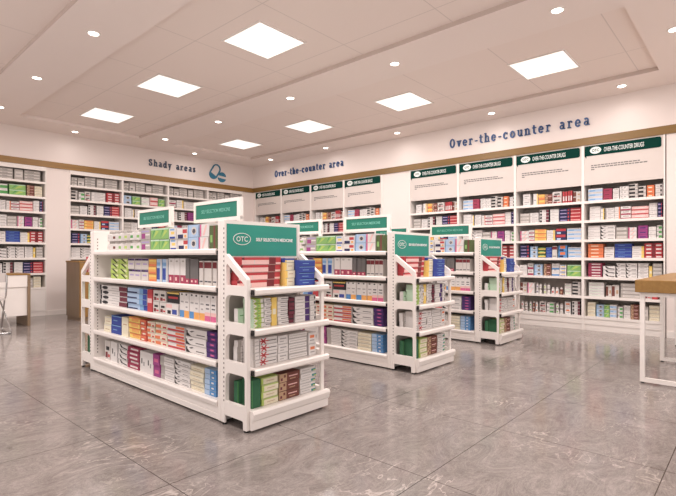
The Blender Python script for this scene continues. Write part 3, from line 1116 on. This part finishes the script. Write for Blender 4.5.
des('wdots', 'white carton with grey dots', 'white', [(.15, .55, .3, .8, 'grey'), (.5, .5, .65, .75, 'grey'), (.2, .15, .4, .3, 'grey')])
des('kw', 'black and white carton', 'offwhite', [(0, .25, .7, .8, 'black'), (.75, .2, 1, .5, 'grey')])
des('orng', 'orange carton', 'orange', [(.2, .3, .7, .55, 'cream')])
des('wog', 'white carton with orange edge', 'white', [(.75, 0, 1, 1, 'orange'), TX(.1, .6, .4, 'grey')])
des('pkr', 'pink carton with red base', 'pink', [(0, 0, 1, .3, 'red'), (.2, .5, .8, .7, 'white')])
des('wpr', 'white carton with pink base', 'white', [(0, 0, 1, .35, 'crimson'), (.2, .55, .8, .8, 'greige')])
des('purp', 'purple carton', 'magenta', [(.2, .3, .8, .55, 'purple')])
des('wgn', 'white and green carton', 'white', [(.4, .2, 1, .75, 'green'), (.0, .5, .35, .8, 'grey')])
des('wyk', 'white and yellow carton', 'white', [(.5, 0, .75, 1, 'yellow'), (.75, 0, 1, 1, 'black')])
des('wye', 'white carton with yellow end', 'white', [(.78, 0, 1, 1, 'yellow'), TX(.1, .6, .4, 'grey')])
des('rdw', 'red and white carton', 'red', [(.1, .2, .38, .6, 'white'), (.42, 0, .62, 1, 'dred'), (.66, .2, .95, .6, 'white')])
des('brw', 'brown and white carton', 'offwhite', [(0, .1, .4, .9, 'brown'), (.6, .3, .9, .6, 'tan')])
des('olive', 'olive and yellow carton', 'moss', [(0, .3, 1, .6, 'yellow'), (.2, .65, .8, .85, 'leaf')])
des('redb', 'red carton', 'red', [(.0, .4, .9, .6, 'pink')])
des('byo', 'blue and orange carton', 'azure', [(.2, .5, .8, .95, 'orange'), (.1, .1, .6, .4, 'navy')])
des('ryn', 'red and navy carton', 'navy', [(0, .55, 1, 1, 'red'), (.1, .1, .5, .4, 'pale')])
des('dull', 'greyish white carton', 'greige', [(.05, .15, .95, .6, 'offwhite'), (.2, .25, .6, .4, 'dgrey')])

BOX_CACHE, JAR_CACHE = {}, {}


def box_geo(w, d, h, key):
    """verts, faces, colours; local x right, y inwards from the front at 0, z up"""
    _desc, base, side, top, rects, polys = DES[key]
    V, Fc, C = [], [], []
    us = sorted({0.0, 1.0} | {r[0] for r in rects} | {r[2] for r in rects})
    vs = sorted({0.0, 1.0} | {r[1] for r in rects} | {r[3] for r in rects})
    e0 = min(.08, .0022 / h)
    edge = tuple(x * .55 for x in PAL[base][:3]) + (1.0,) if h < .1 else None  # darkened bands paint the shade between stacked layers
    if edge:
        vs = sorted(set(vs) | {e0, 1 - e0})
    us = [u for u in us if 0 <= u <= 1]
    vs = [v for v in vs if 0 <= v <= 1]
    idx = {}
    for i, u in enumerate(us):
        for j, v in enumerate(vs):
            idx[i, j] = len(V)
            V.append((u * w, 0.0, v * h))
    for i in range(len(us) - 1):
        for j in range(len(vs) - 1):
            uc, vc = (us[i] + us[i + 1]) / 2, (vs[j] + vs[j + 1]) / 2
            c = base
            for r in ([] if edge is None or e0 < vc < 1 - e0 else [0]):
                c = edge
            for r in (rects if c is not edge else []):
                if r[0] <= uc <= r[2] and r[1] <= vc <= r[3]:
                    c = r[4]
            Fc.append((idx[i, j], idx[i + 1, j], idx[i + 1, j + 1], idx[i, j + 1]))
            C.append(c if c is edge else PAL[c])
    n = len(V)
    V += [(0, 0, 0), (w, 0, 0), (w, d, 0), (0, d, 0), (0, 0, h), (w, 0, h), (w, d, h), (0, d, h)]
    for q, c in (((0, 3, 2, 1), base), ((4, 5, 6, 7), top), ((1, 2, 6, 5), side), ((2, 3, 7, 6), base), ((3, 0, 4, 7), side)):
        Fc.append(tuple(n + k for k in q))
        C.append(PAL[c])
    for pl, c in polys:
        n = len(V)
        V += [(u * w, -.0005, v * h) for u, v in pl]
        Fc.append(tuple(range(n, n + len(pl))))
        C.append(PAL[c])
    return V, Fc, C


def jar_geo(r, h, cb, cl, clid, seg=12):
    """round jar standing on its base, centre of the front at (r, 0)"""
    prof = [(r * .9, 0, cb), (r, .04, cb), (r, .22, cb), (r, .24, cl), (r, .46, cl), (r, .48, cb), (r, .68, cb), (r * .58, .76, cb), (r * .66, .77, clid), (r * .66, .97, clid), (r * .6, 1.0, clid)]
    V, Fc, C = [], [], []
    for rr, z, _c in prof:
        V += [(r + .86 * rr * math.cos(2 * PI * k / seg), r + .86 * rr * math.sin(2 * PI * k / seg), z * h) for k in range(seg)]
    for i in range(len(prof) - 1):
        for k in range(seg):
            j = (k + 1) % seg
            Fc.append((i * seg + k, i * seg + j, (i + 1) * seg + j, (i + 1) * seg + k))
            C.append(PAL[(cl if k % 4 in (0, 1) else cb) if i in (2, 3, 4) else prof[i][2]])
    Fc.append(tuple(range(seg - 1, -1, -1))); C.append(PAL[cb])
    m = (len(prof) - 1) * seg
    Fc.append(tuple(range(m, m + seg))); C.append(PAL[clid])
    return V, Fc, C


def ink_mesh(name, V, Fc, C):
    me = bpy.data.meshes.new(name)
    me.from_pydata(V, [], Fc)
    at = me.color_attributes.new('ink', 'FLOAT_COLOR', 'CORNER')
    buf = []
    for f, c in zip(Fc, C):
        buf += list(c) * len(f)
    at.data.foreach_set('color', buf)
    me.materials.append(M['card'])
    return me


UP = lambda k: 'lowest' if k == 0 else ORD[k + 1] + ' up'
MIRROR = False
PRODUCTS = []   # dict(kind, key, geo args, loc, rz, label, group)


def put(kind, args, base, rz, lx, ly, z, label, group):
    if MIRROR:
        lx = GD - lx - (args[0] if kind == 'medicine_box' else 2 * args[0])
        w = args[0] if kind == 'medicine_box' else 2 * args[0]
        lx = min(lx + .02, GD - .0265 - w) if lx + w > .5 else lx
        ly = .016 if ly < .149 else .135
    c, s = math.cos(rz), math.sin(rz)
    PRODUCTS.append(dict(kind=kind, args=args, loc=(base[0] + c * lx - s * ly, base[1] + s * lx + c * ly, z), rz=rz, label=label, group=group))


def stack(base, rz, x0, x1, y, z, depth, layers, total, key, where, fixture, group, jit=.0):
    h = total / layers
    w = x1 - x0
    for k in range(layers):
        dx = random.uniform(0, jit)
        dy = random.uniform(0, .011)
        nm = DES[key][0]
        lay = f'{UP(k)}, ' if layers > 1 else ''
        lab = f'{nm}, {lay}{where}, {fixture}'
        put('medicine_box', (round(w - .003, 3), depth, round(h - .0006, 4), key), base, rz, x0 + .0015 + dx, y + dy, z + k * h, lab, group)


JARK = {'jw': ('white', 'offwhite', 'greige', 'white jar'), 'jg': ('white', 'green', 'offwhite', 'white jar with green label'), 'jr': ('white', 'red', 'offwhite', 'white jar with red label'),
        'jy': ('offwhite', 'lime', 'greige', 'white jar with lime label'), 'jm': ('white', 'leaf', 'greige', 'jar with pale green label'), 'jb': ('brown', 'tan', 'white', 'brown jar with white cap'),
        'jo': ('white', 'orange', 'white', 'white jar with orange label'), 'jp': ('white', 'purple', 'offwhite', 'white jar with purple label'), 'jk': ('white', 'brown', 'greige', 'white jar with brown label')}


def jars(base, rz, x0, x1, y, z, layers, total, keys, where, fixture, group):
    n = len(keys)
    w = (x1 - x0) / n
    h = total / layers
    for i, kk in enumerate(keys):
        for k in range(layers):
            lab = f'{JARK[kk][3]}, {UP(k) + ", " if layers > 1 else ""}{where(i)}, {fixture}'
            put('pill_jar', (round(w / 2 - .002, 4), round(h - .0008, 4), kk), base, rz, x0 + i * w + .002, y, z + k * h, lab, group)


# --- products on the long side of a gondola. Coordinates: distance from the far end of the shelf (local x)
XF = G_X[0] + .035
lx = lambda px: G_Y[0] + GL - y_at(px, XF)
SIDE_ROWS = [
    # (top shelf) items: (px0, px1, columns, layers, total height, design)
    [(104.5, 139.5, 'jars', 2, .165, ['jw', 'jk', 'jm', 'jy', 'jg', 'jm']), (140.5, 150, 1, 2, .16, 'pinkv'), (150, 168.5, 2, 2, .16, 'leaf'), (168.5, 175.5, 1, 2, .155, 'wbly'), (176, 187, 1, 2, .15, 'rwn'), (187.5, 198, 1, 2, .165, 'palec'), (198.5, 208, 1, 2, .165, 'wpk'), (208.5, 216, 1, 1, .15, 'moss')],
    [(110.5, 127, 2, 4, .165, 'lime'), (127.5, 147.5, 3, 2, .17, 'wpv'), (148, 155.5, 1, 3, .165, 'amb'), (156, 166.5, 2, 1, .165, 'bbook'), (167.5, 184.5, 3, 1, .17, 'wcr'), (185, 197.5, 3, 1, .165, 'gcr'), (199, 215.5, 4, 1, .155, 'wdr')],
    [(99.5, 126.5, 1, 4, .165, 'bwc'), (127, 146.5, 1, 4, .165, 'lbn'), (147, 152, 1, 1, .165, 'redb'), (152.5, 165, 2, 2, .165, 'wrb'), (166, 178, 1, 1, .085, 'wpb', 'kry'), (178.5, 216, 7, 1, .165, ['wbf', 'wof', 'wbf', 'wof', 'wof', 'wkf', 'wkf'])],
    [(103.5, 110.5, 1, 2, .13, 'crwh'), (111, 121, 1, 2, .15, 'blue'), (121.5, 128, 1, 1, .15, 'cream1'), (128.5, 139.5, 1, 4, .165, 'yor'), (140, 146, 1, 4, .16, 'orr'), (146.5, 154, 1, 4, .155, 'owr'), (154.5, 166.5, 1, 4, .16, 'owr'), (167, 184, 1, 4, .16, 'wob'), (185, 205.5, 1, 3, .16, 'wkc'), (206, 216, 1, 5, .165, 'purm')],
    [(104.5, 110, 1, 1, .16, 'wrb'), (110.5, 117, 1, 1, .165, 'wkm'), (117.5, 127, 1, 4, .165, 'wks'), (127.5, 139, 1, 5, .165, 'crw'), (139.5, 153, 2, 1, .155, 'wkm'), (153.5, 160, 1, 2, .165, 'magen'), (160.5, 174, 1, 5, .165, 'whgr'), (174.5, 190, 1, 5, .165, 'wkc'), (190.5, 204, 1, 5, .16, 'crwh'), (204.5, 216, 1, 5, .165, 'azu')],
]
des('cream1', 'plain cream carton', 'cream', [TX(.2, .8, .6, 'tan', .05)])
SHELF = ['top shelf', 'second shelf', 'third shelf', 'fourth shelf', 'bottom shelf']


def fill_side(base, rz, fixture, group):
    for ri, row in enumerate(SIDE_ROWS):
        z = G_TOPS[ri]
        n = 0
        yy = .035 if ri < 4 else .03
        for it in row:
            x0, x1 = lx(it[0]), lx(it[1])
            if it[2] == 'jars':
                m = n
                jars(base, rz, x0, x1, yy, z, it[3], it[4], it[5], lambda i: f'{ORD[m + i + 1]} from left, {SHELF[ri]}', fixture, group)
                n += len(it[5])
                continue
            cols = it[2]
            w = (x1 - x0) / cols
            for c in range(cols):
                key = it[5][c] if isinstance(it[5], list) else it[5]
                n += 1
                where = f'{ORD[n]} from left, {SHELF[ri]}'
                stack(base, rz, x0 + c * w, x0 + (c + 1) * w, yy, z, .15, it[3], it[4], key, where, fixture, group)
                if len(it) > 6:
                    stack(base, rz, x0 + c * w, x0 + (c + 1) * w, yy, z + it[4], .15, 1, .075, it[6], 'topmost, ' + where, fixture, group)
    # a row of cartons on the other side of the top shelf
    x, n = .08, 0
    rng = random.Random(5)
    while x < GL - .2:
        w = rng.uniform(.07, .11)
        n += 1
        key = rng.choice(['wdr', 'whtg', 'wpr', 'leaf', 'wbly', 'wdr', 'rwn'])
        stack(base, rz, x, x + w, GD - .035 - .15, G_TOPS[0], .15, 1, rng.uniform(.14, .185), key, f'{ORD[n]} from left, back row, top shelf', fixture, group)
        x += w + .012


# --- products on an end display; coordinates: local x across the front
YF = G_Y[0] - ED + .053
ex = lambda px: x_at(px, YF) - G_X[0]
END_ROWS = [
    [(231.5, 280, 1, 4, .185, 'redp'), (280.5, 298, 1, 3, .15, 'creamy', 'creamb'), (298.5, 318, 1, 4, .165, 'blue')],
    [(253.5, 264, 1, 6, .17, 'limech'), (264.5, 271.5, 1, 7, .17, 'whtl'), (272, 277.5, 1, 1, .17, 'yelw'), (278, 288.5, 1, 7, .17, 'whtl'), (289, 294.5, 1, 3, .16, 'wine'), (295, 309.5, 1, 4, .165, 'whpur'), (310, 320, 1, 5, .165, 'whdot')],
    [(253, 259.5, 1, 4, .165, 'whgr'), (260, 277.5, 1, 4, .165, 'redx'), (278.5, 288.5, 1, 3, .16, 'whtg'), (289.5, 307.5, 1, 5, .16, 'lid'), (308.5, 318, 1, 2, .15, 'whor')],
    [(252.5, 261.5, 1, 1, .165, 'dgreen'), (262, 278.5, 1, 4, .165, 'creaml'), (279.5, 299.5, 1, 3, .165, 'brownp'), (300.5, 316.5, 1, 5, .165, 'teal')],
]
ESHELF = ['top shelf', 'second shelf', 'third shelf', 'bottom shelf']


def fill_end(base, rz, fixture, group, near=True):
    for ri, row in enumerate(END_ROWS):
        z = E_TOPS[ri]
        for n, it in enumerate(row):
            x0, x1 = ex(it[0]), ex(it[1])
            x0, x1 = max(x0, .034), min(x1, GD - .034)
            dep = .135 if ri == 0 and n == 0 else .095
            where = f'{ORD[n + 1]} from left, {ESHELF[ri]}'
            if it[5] == 'redp':
                h = it[4] / 4
                for k in range(4):
                    put('medicine_box', (round(.328 - .0085 * k, 4), .082, round(h - .0006, 4), 'redp'), base, rz, .036 + .0085 * k, .138 + .004 * (3 - k), z + k * h, f'{DES["redp"][0]}, {UP(k)}, {where}, {fixture}', group)
                continue
            if ri == 0:
                x0, x1 = ((.375, .455), (.457, .600))[n - 1]
            stack(base, rz, x0, x1, (.137, .10, .06)[n] if ri == 0 else .05, z, .088 if ri == 0 else dep, it[3], it[4], it[5], where, fixture, group)
            if len(it) > 6:
                stack(base, rz, x0, x1, .10, z + it[4], .088, 1, .028, it[6], 'topmost, ' + where, fixture, group)
        if ri > 0:
            # second row, deeper on the shelf, seen through the open side
            back = {1: ['mint1', 'limech', 'whtg', 'whgr', 'white', 'whtl', 'whgr'], 2: ['whgr', 'whtg', 'lid', 'white', 'whgr', 'magen'], 3: ['dgreen', 'dgreen', 'creaml', 'brownp', 'teal']}[ri]
            w = (GD - .08) / len(back)
            for n, key in enumerate(back):
                lay = 1 if key in ('dgreen', 'mint1') else 4
                stack(base, rz, .04 + n * w, .04 + (n + 1) * w - .004, .15, z, .036, lay, .11 if ri == 1 else .15, key, f'{ORD[n + 1]} in rear row, {ESHELF[ri]}', fixture, group)


des('mint1', 'pale green carton', 'mint', [TX(.2, .7, .6, 'green', .05)], side='white')

for i in range(3):
    fill_side((G_X[i], G_Y[i] + GL), -PI / 2, f'{names[i]} gondola', f'goods on the {names[i]} gondola')
    fill_end((G_X[i], G_Y[i] - ED), 0.0, f'{names[i]} end display', f'goods on the {names[i]} end display')
MIRROR = True
fill_end((G_X[0] + GD, G_Y[0] + GL + ED), PI, 'far end display', 'goods on the far end display')
MIRROR = False

# --- wall bays: rows of (u0, u1, layers, design), u across the bay, top row first
ROWA = [
    [(.03, .23, 3, 'lbw'), (.235, .355, 3, 'crim'), (.37, .45, 3, 'whtg'), (.455, .575, 3, 'wdots'), (.58, .69, 4, 'kw'), (.695, .79, 3, 'kw'), (.80, .89, 3, 'orng'), (.90, .985, 3, 'whdot')],
    [(.05, .2, 4, 'white'), (.205, .27, 3, 'wyk'), (.275, .39, 3, 'whtg'), (.395, .465, 3, 'wog'), (.47, .6, 3, 'wpr'), (.605, .82, 3, 'pkr'), (.825, .925, 4, 'white'), (.93, .985, 4, 'navyb')],
    [(.03, .2, 4, 'white'), (.205, .4, 4, 'wkc'), (.405, .56, 3, 'greyw'), (.57, .675, 3, 'wpk'), (.69, .81, 3, 'purp'), (.82, .91, 3, 'white'), (.915, .98, 3, 'wgn')],
    [(.03, .24, 4, 'orng'), (.25, .385, 2, 'whtg'), (.39, .61, 4, 'blue'), (.615, .765, 3, 'wye'), (.77, .985, 4, 'rdw')],
    [(.03, .22, 5, 'crw'), (.23, .4, 3, 'wks'), (.41, .535, 4, 'wkc'), (.54, .68, 4, 'wkc'), (.69, .82, 5, 'whtg'), (.825, .865, 1, 'yelw'), (.87, .985, 4, 'greyw')],
    [(.04, .25, 5, 'wgnp'), (.27, .35, 1, 'brw'), (.355, .45, 1, 'brw'), (.47, .74, 4, 'greyw'), (.75, .86, 2, 'wrb'), (.865, .93, 2, 'redb')],
    [(.02, .13, 4, 'crwh'), (.14, .245, 3, 'palec'), (.25, .325, 3, 'leaf'), (.33, .42, 3, 'lbw'), (.43, .5, 3, 'wgn'), (.505, .595, 3, 'white'), (.6, .7, 4, 'brownp'), (.74, .82, 1, 'greyw'), (.825, .95, 4, 'crwh')],
]
des('wgnp', 'white carton with green line', 'white', [(0, .4, .8, .55, 'mint'), TX(.2, .6, .7, 'grey')])
ROWB = [
    [(.08, .2, 2, 'whtg'), (.25, .325, 1, 'wye'), (.33, .43, 2, 'amb'), (.435, .555, 2, 'brownp'), (.56, .7, 2, 'wrb'), (.715, .785, 1, 'rdw'), (.79, .855, 1, 'rdw'), (.865, .975, 2, 'brw')],
    [(.02, .19, 3, 'greyw'), (.195, .335, 3, 'whtg'), (.345, .5, 4, 'bwc'), (.52, .655, 4, 'white'), (.66, .82, 4, 'navyb'), (.825, .985, 4, 'redb')],
    [(.03, .175, 3, 'wpk'), (.18, .27, 3, 'wpr'), (.28, .46, 3, 'yor'), (.47, .6, 3, 'wye'), (.61, .76, 2, 'ryn'), (.775, .985, 3, 'lbw')],
    [(.03, .185, 4, 'navyb'), (.2, .32, 3, 'palec'), (.33, .45, 3, 'olive'), (.46, .55, 3, 'blue'), (.555, .63, 1, 'wdr'), (.65, .78, 2, 'byo'), (.79, .985, 3, 'lbw')],
    [(.03, .15, 2, 'white'), (.155, .25, 2, 'wpr'), (.27, .4, 3, 'palec'), (.42, .53, 2, 'brownp'), (.54, .66, 2, 'wbf'), (.67, .77, 3, 'wbly'), (.785, .985, 2, 'leaf')],
    [(.03, .14, 2, 'brw'), (.16, .27, 2, 'wpk'), (.29, .39, 'jars', 2, ['jp', 'jw']), (.41, .52, 'jars', 2, ['jy', 'jw']), (.53, .72, 'jars', 1, ['jr', 'jo', 'jb']), (.74, .84, 3, 'wgnp'), (.86, .98, 4, 'kw')],
    [(.04, .16, 'jars', 2, ['jr', 'jk']), (.18, .33, 'jars', 2, ['jg', 'jb', 'jo']), (.35, .45, 2, 'wrb'), (.47, .58, 3, 'wgn'), (.6, .72, 'jars', 2, ['jm', 'jw']), (.74, .83, 2, 'whor'), (.85, .97, 4, 'bwc')],
]
ROWN = ['top', 'second', 'third', 'fourth', 'fifth', 'sixth', 'seventh', 'bottom']
BAYN = ['rightmost wall bay', 'second bay from right', 'third bay from right', 'bay right of pillar', 'bay left of pillar', 'second left of pillar', 'second bay from corner', 'corner wall bay']


def fill_bay(base, rz, w, tops, rows, fixture, group, dull=False, gap=.19):
    iw0, iw1 = .024, w - .024
    for ri, (z, row) in enumerate(zip(tops, rows)):
        n = 0
        for it in row:
            x0, x1 = iw0 + it[0] * (iw1 - iw0), iw0 + it[1] * (iw1 - iw0)
            if it[2] == 'jars':
                m = n
                jars(base, rz, x0, x1, .05, z, it[3], .15 if it[3] > 1 else .1, it[4], lambda i: f'{ORD[m + i + 1]} from left, {ROWN[ri]} shelf', fixture, group)
                n += len(it[4])
                continue
            n += 1
            tot = min(gap, it[2] * random.uniform(.05, .058) if it[2] > 2 else random.uniform(.15, .18))
            stack(base, rz, x0, x1, random.choice((.04, .05, .06)), z, .18, it[2], tot, it[3], f'{ORD[n]} from left, {ROWN[ri]} shelf', fixture, group)


for i, y in enumerate(r_ys):
    fill_bay((XW - .003, y), -PI / 2, BW, R_TOPS, ROWA if i % 2 == 0 else ROWB, BAYN[i], f'goods on the {BAYN[i]}')
DULL = [[(.03, .14, 3, 'dull'), (.15, .28, 1, 'dull'), (.29, .5, 4, 'dull'), (.52, .66, 1, 'greyw'), (.68, .95, 4, 'dull')]]
LROWS = [
    None,
    DULL + [[(.02, .2, 2, 'wgnp'), (.22, .42, 2, 'wgn'), (.44, .7, 2, 'leaf'), (.72, .84, 4, 'brownp'), (.85, .98, 4, 'crwh')], ROWA[1], ROWA[2], ROWA[3], ROWA[4], ROWB[1], ROWA[6]],
    DULL + [[(.03, .15, 3, 'kw'), (.17, .28, 2, 'wgn'), (.29, .4, 2, 'wrb'), (.42, .7, 3, 'whtg'), (.72, .98, 4, 'rdw')], ROWB[1], ROWB[2], ROWB[3], ROWA[2], ROWA[5], ROWA[6]],
    DULL + [[(.02, .2, 2, 'palec'), (.22, .4, 2, 'leaf'), (.42, .6, 2, 'wgnp'), (.62, .8, 2, 'pkr'), (.82, .97, 2, 'leaf')], ROWA[1], ROWB[1], ROWA[2], ROWB[4], ROWA[5], ROWA[6]],
    DULL + [[(.03, .2, 2, 'wpr'), (.22, .4, 2, 'wye'), (.42, .7, 3, 'whtg'), (.72, .95, 3, 'brw')], [(.03, .25, 4, 'wpk'), (.27, .5, 4, 'bwc'), (.52, .7, 4, 'purp'), (.72, .95, 3, 'whtg')], ROWA[0], ROWB[3], ROWA[2], ROWA[5], ROWA[6]],
    DULL + [ROWB[0], ROWA[1], ROWB[1], ROWB[2], ROWA[2], ROWA[5], ROWA[6]],
]
LN = ['', 'bay above the desk', 'bay behind oak cabinet', 'bay behind first sign', 'bay between green signs', 'bay under the emblem']
for i, x in enumerate(l_xs):
    if i:
        fill_bay((x, YW - .003), 0.0, BW if i == 1 else .92, L_TOPS, LROWS[i], LN[i], f'goods on the {LN[i]}', gap=.185)

# ------------------------------------------------------------------ camera
cam = bpy.data.cameras.new('camera')
cam.sensor_width = 36.0
cam.lens = 36.0 * F / 676.0
cam.shift_y = 8.0 / 676.0
cam.clip_start = .05
co = bpy.data.objects.new('camera', cam)
COL.objects.link(co)
co.location = (0, 0, 1.0)
co.rotation_euler = (PI / 2, 0, math.radians(41.8 - 90))
SC.camera = co


# ------------------------------------------------------------------ which 300 boxes show largest become individuals, the rest is one mass
def geo(p):
    a = p['args']
    if p['kind'] == 'pill_jar':
        k = JARK[a[2]]
        return jar_geo(a[0], a[1], k[0], k[1], k[2])
    return box_geo(*a)


def visible_counts():
    V, Fc, own = [], [], []
    bpy.context.view_layer.update()
    for o in SC.objects:
        if o.type == 'MESH':
            mw = o.matrix_world
            i = len(V)
            V += [mw @ v.co for v in o.data.vertices]
            for f in o.data.polygons:
                Fc.append(tuple(i + k for k in f.vertices)); own.append(-1)
    for n, p in enumerate(PRODUCTS):
        a = p['args']
        w, d, h = (a[0], a[1], a[2]) if p['kind'] == 'medicine_box' else (2 * a[0], 2 * a[0], a[1])
        c, s = math.cos(p['rz']), math.sin(p['rz'])
        x, y, z = p['loc']
        i = len(V)
        V += [Vector((x + c * u - s * v, y + s * u + c * v, z + t)) for t in (0, h) for v in (0, d) for u in (0, w)]
        for q in ((0, 2, 3, 1), (4, 5, 7, 6), (0, 1, 5, 4), (2, 6, 7, 3), (0, 4, 6, 2), (1, 3, 7, 5)):
            Fc.append(tuple(i + k for k in q)); own.append(n)
    tree = BVHTree.FromPolygons(V, Fc, all_triangles=False)
    hits = [0] * len(PRODUCTS)
    eye = Vector((0, 0, 1.0))
    fw, rt = Vector((CA, SA, 0)), Vector((SA, -CA, 0))
    for py in range(1, 496, 2):
        for px in range(1, 676, 2):
            d = fw + rt * ((px - 338) / F) + Vector((0, 0, (256 - py) / F))
            loc, nrm, idx, dist = tree.ray_cast(eye, d.normalized())
            if idx is not None and own[idx] >= 0:
                hits[own[idx]] += 1
    return hits


HITS = visible_counts()
boxes = [i for i, p in enumerate(PRODUCTS) if p['kind'] == 'medicine_box']
boxes.sort(key=lambda i: (-HITS[i], i))
chosen = {i for i in boxes[:300] if HITS[i] > 0}
jset = [i for i, p in enumerate(PRODUCTS) if p['kind'] == 'pill_jar' and HITS[i] > 0]
MESHES = {}
for i in sorted(chosen) + jset:
    p = PRODUCTS[i]
    k = (p['kind'], p['args'])
    if k not in MESHES:
        MESHES[k] = ink_mesh(p['kind'], *geo(p))
    tag(link(p['kind'], MESHES[k], None, p['loc'], p['rz']), p['label'], 'medicine box' if p['kind'] == 'medicine_box' else 'jar', p['group'])
V, Fc, C = [], [], []
for i in boxes:
    if i in chosen:
        continue
    p = PRODUCTS[i]
    v, f, c = geo(p)
    cs, sn = math.cos(p['rz']), math.sin(p['rz'])
    x, y, z = p['loc']
    n = len(V)
    V += [(x + cs * q[0] - sn * q[1], y + sn * q[0] + cs * q[1], z + q[2]) for q in v]
    Fc += [tuple(n + k for k in q) for q in f]
    C += c
st = link('medicine_boxes', ink_mesh('medicine_boxes', V, Fc, C))
tag(st, 'small stacked medicine boxes filling the wall bays and the farther gondolas', 'medicine boxes')
st['kind'] = 'stuff'
print('PRODUCTS', len(PRODUCTS), 'boxes', len(boxes), 'visible', sum(1 for i in boxes if HITS[i] > 0), 'jars', len(jset), 'cut', HITS[boxes[299]])

# ------------------------------------------------------------------ world and view
w = bpy.data.worlds.new('world')
SC.world = w
w.use_nodes = True
bg = w.node_tree.nodes['Background']
bg.inputs['Color'].default_value = (1.0, .905, .875, 1)
bg.inputs['Strength'].default_value = 1.12
SC.view_settings.view_transform = 'Standard'
SC.view_settings.look = 'None'
SC.view_settings.exposure = 0.0
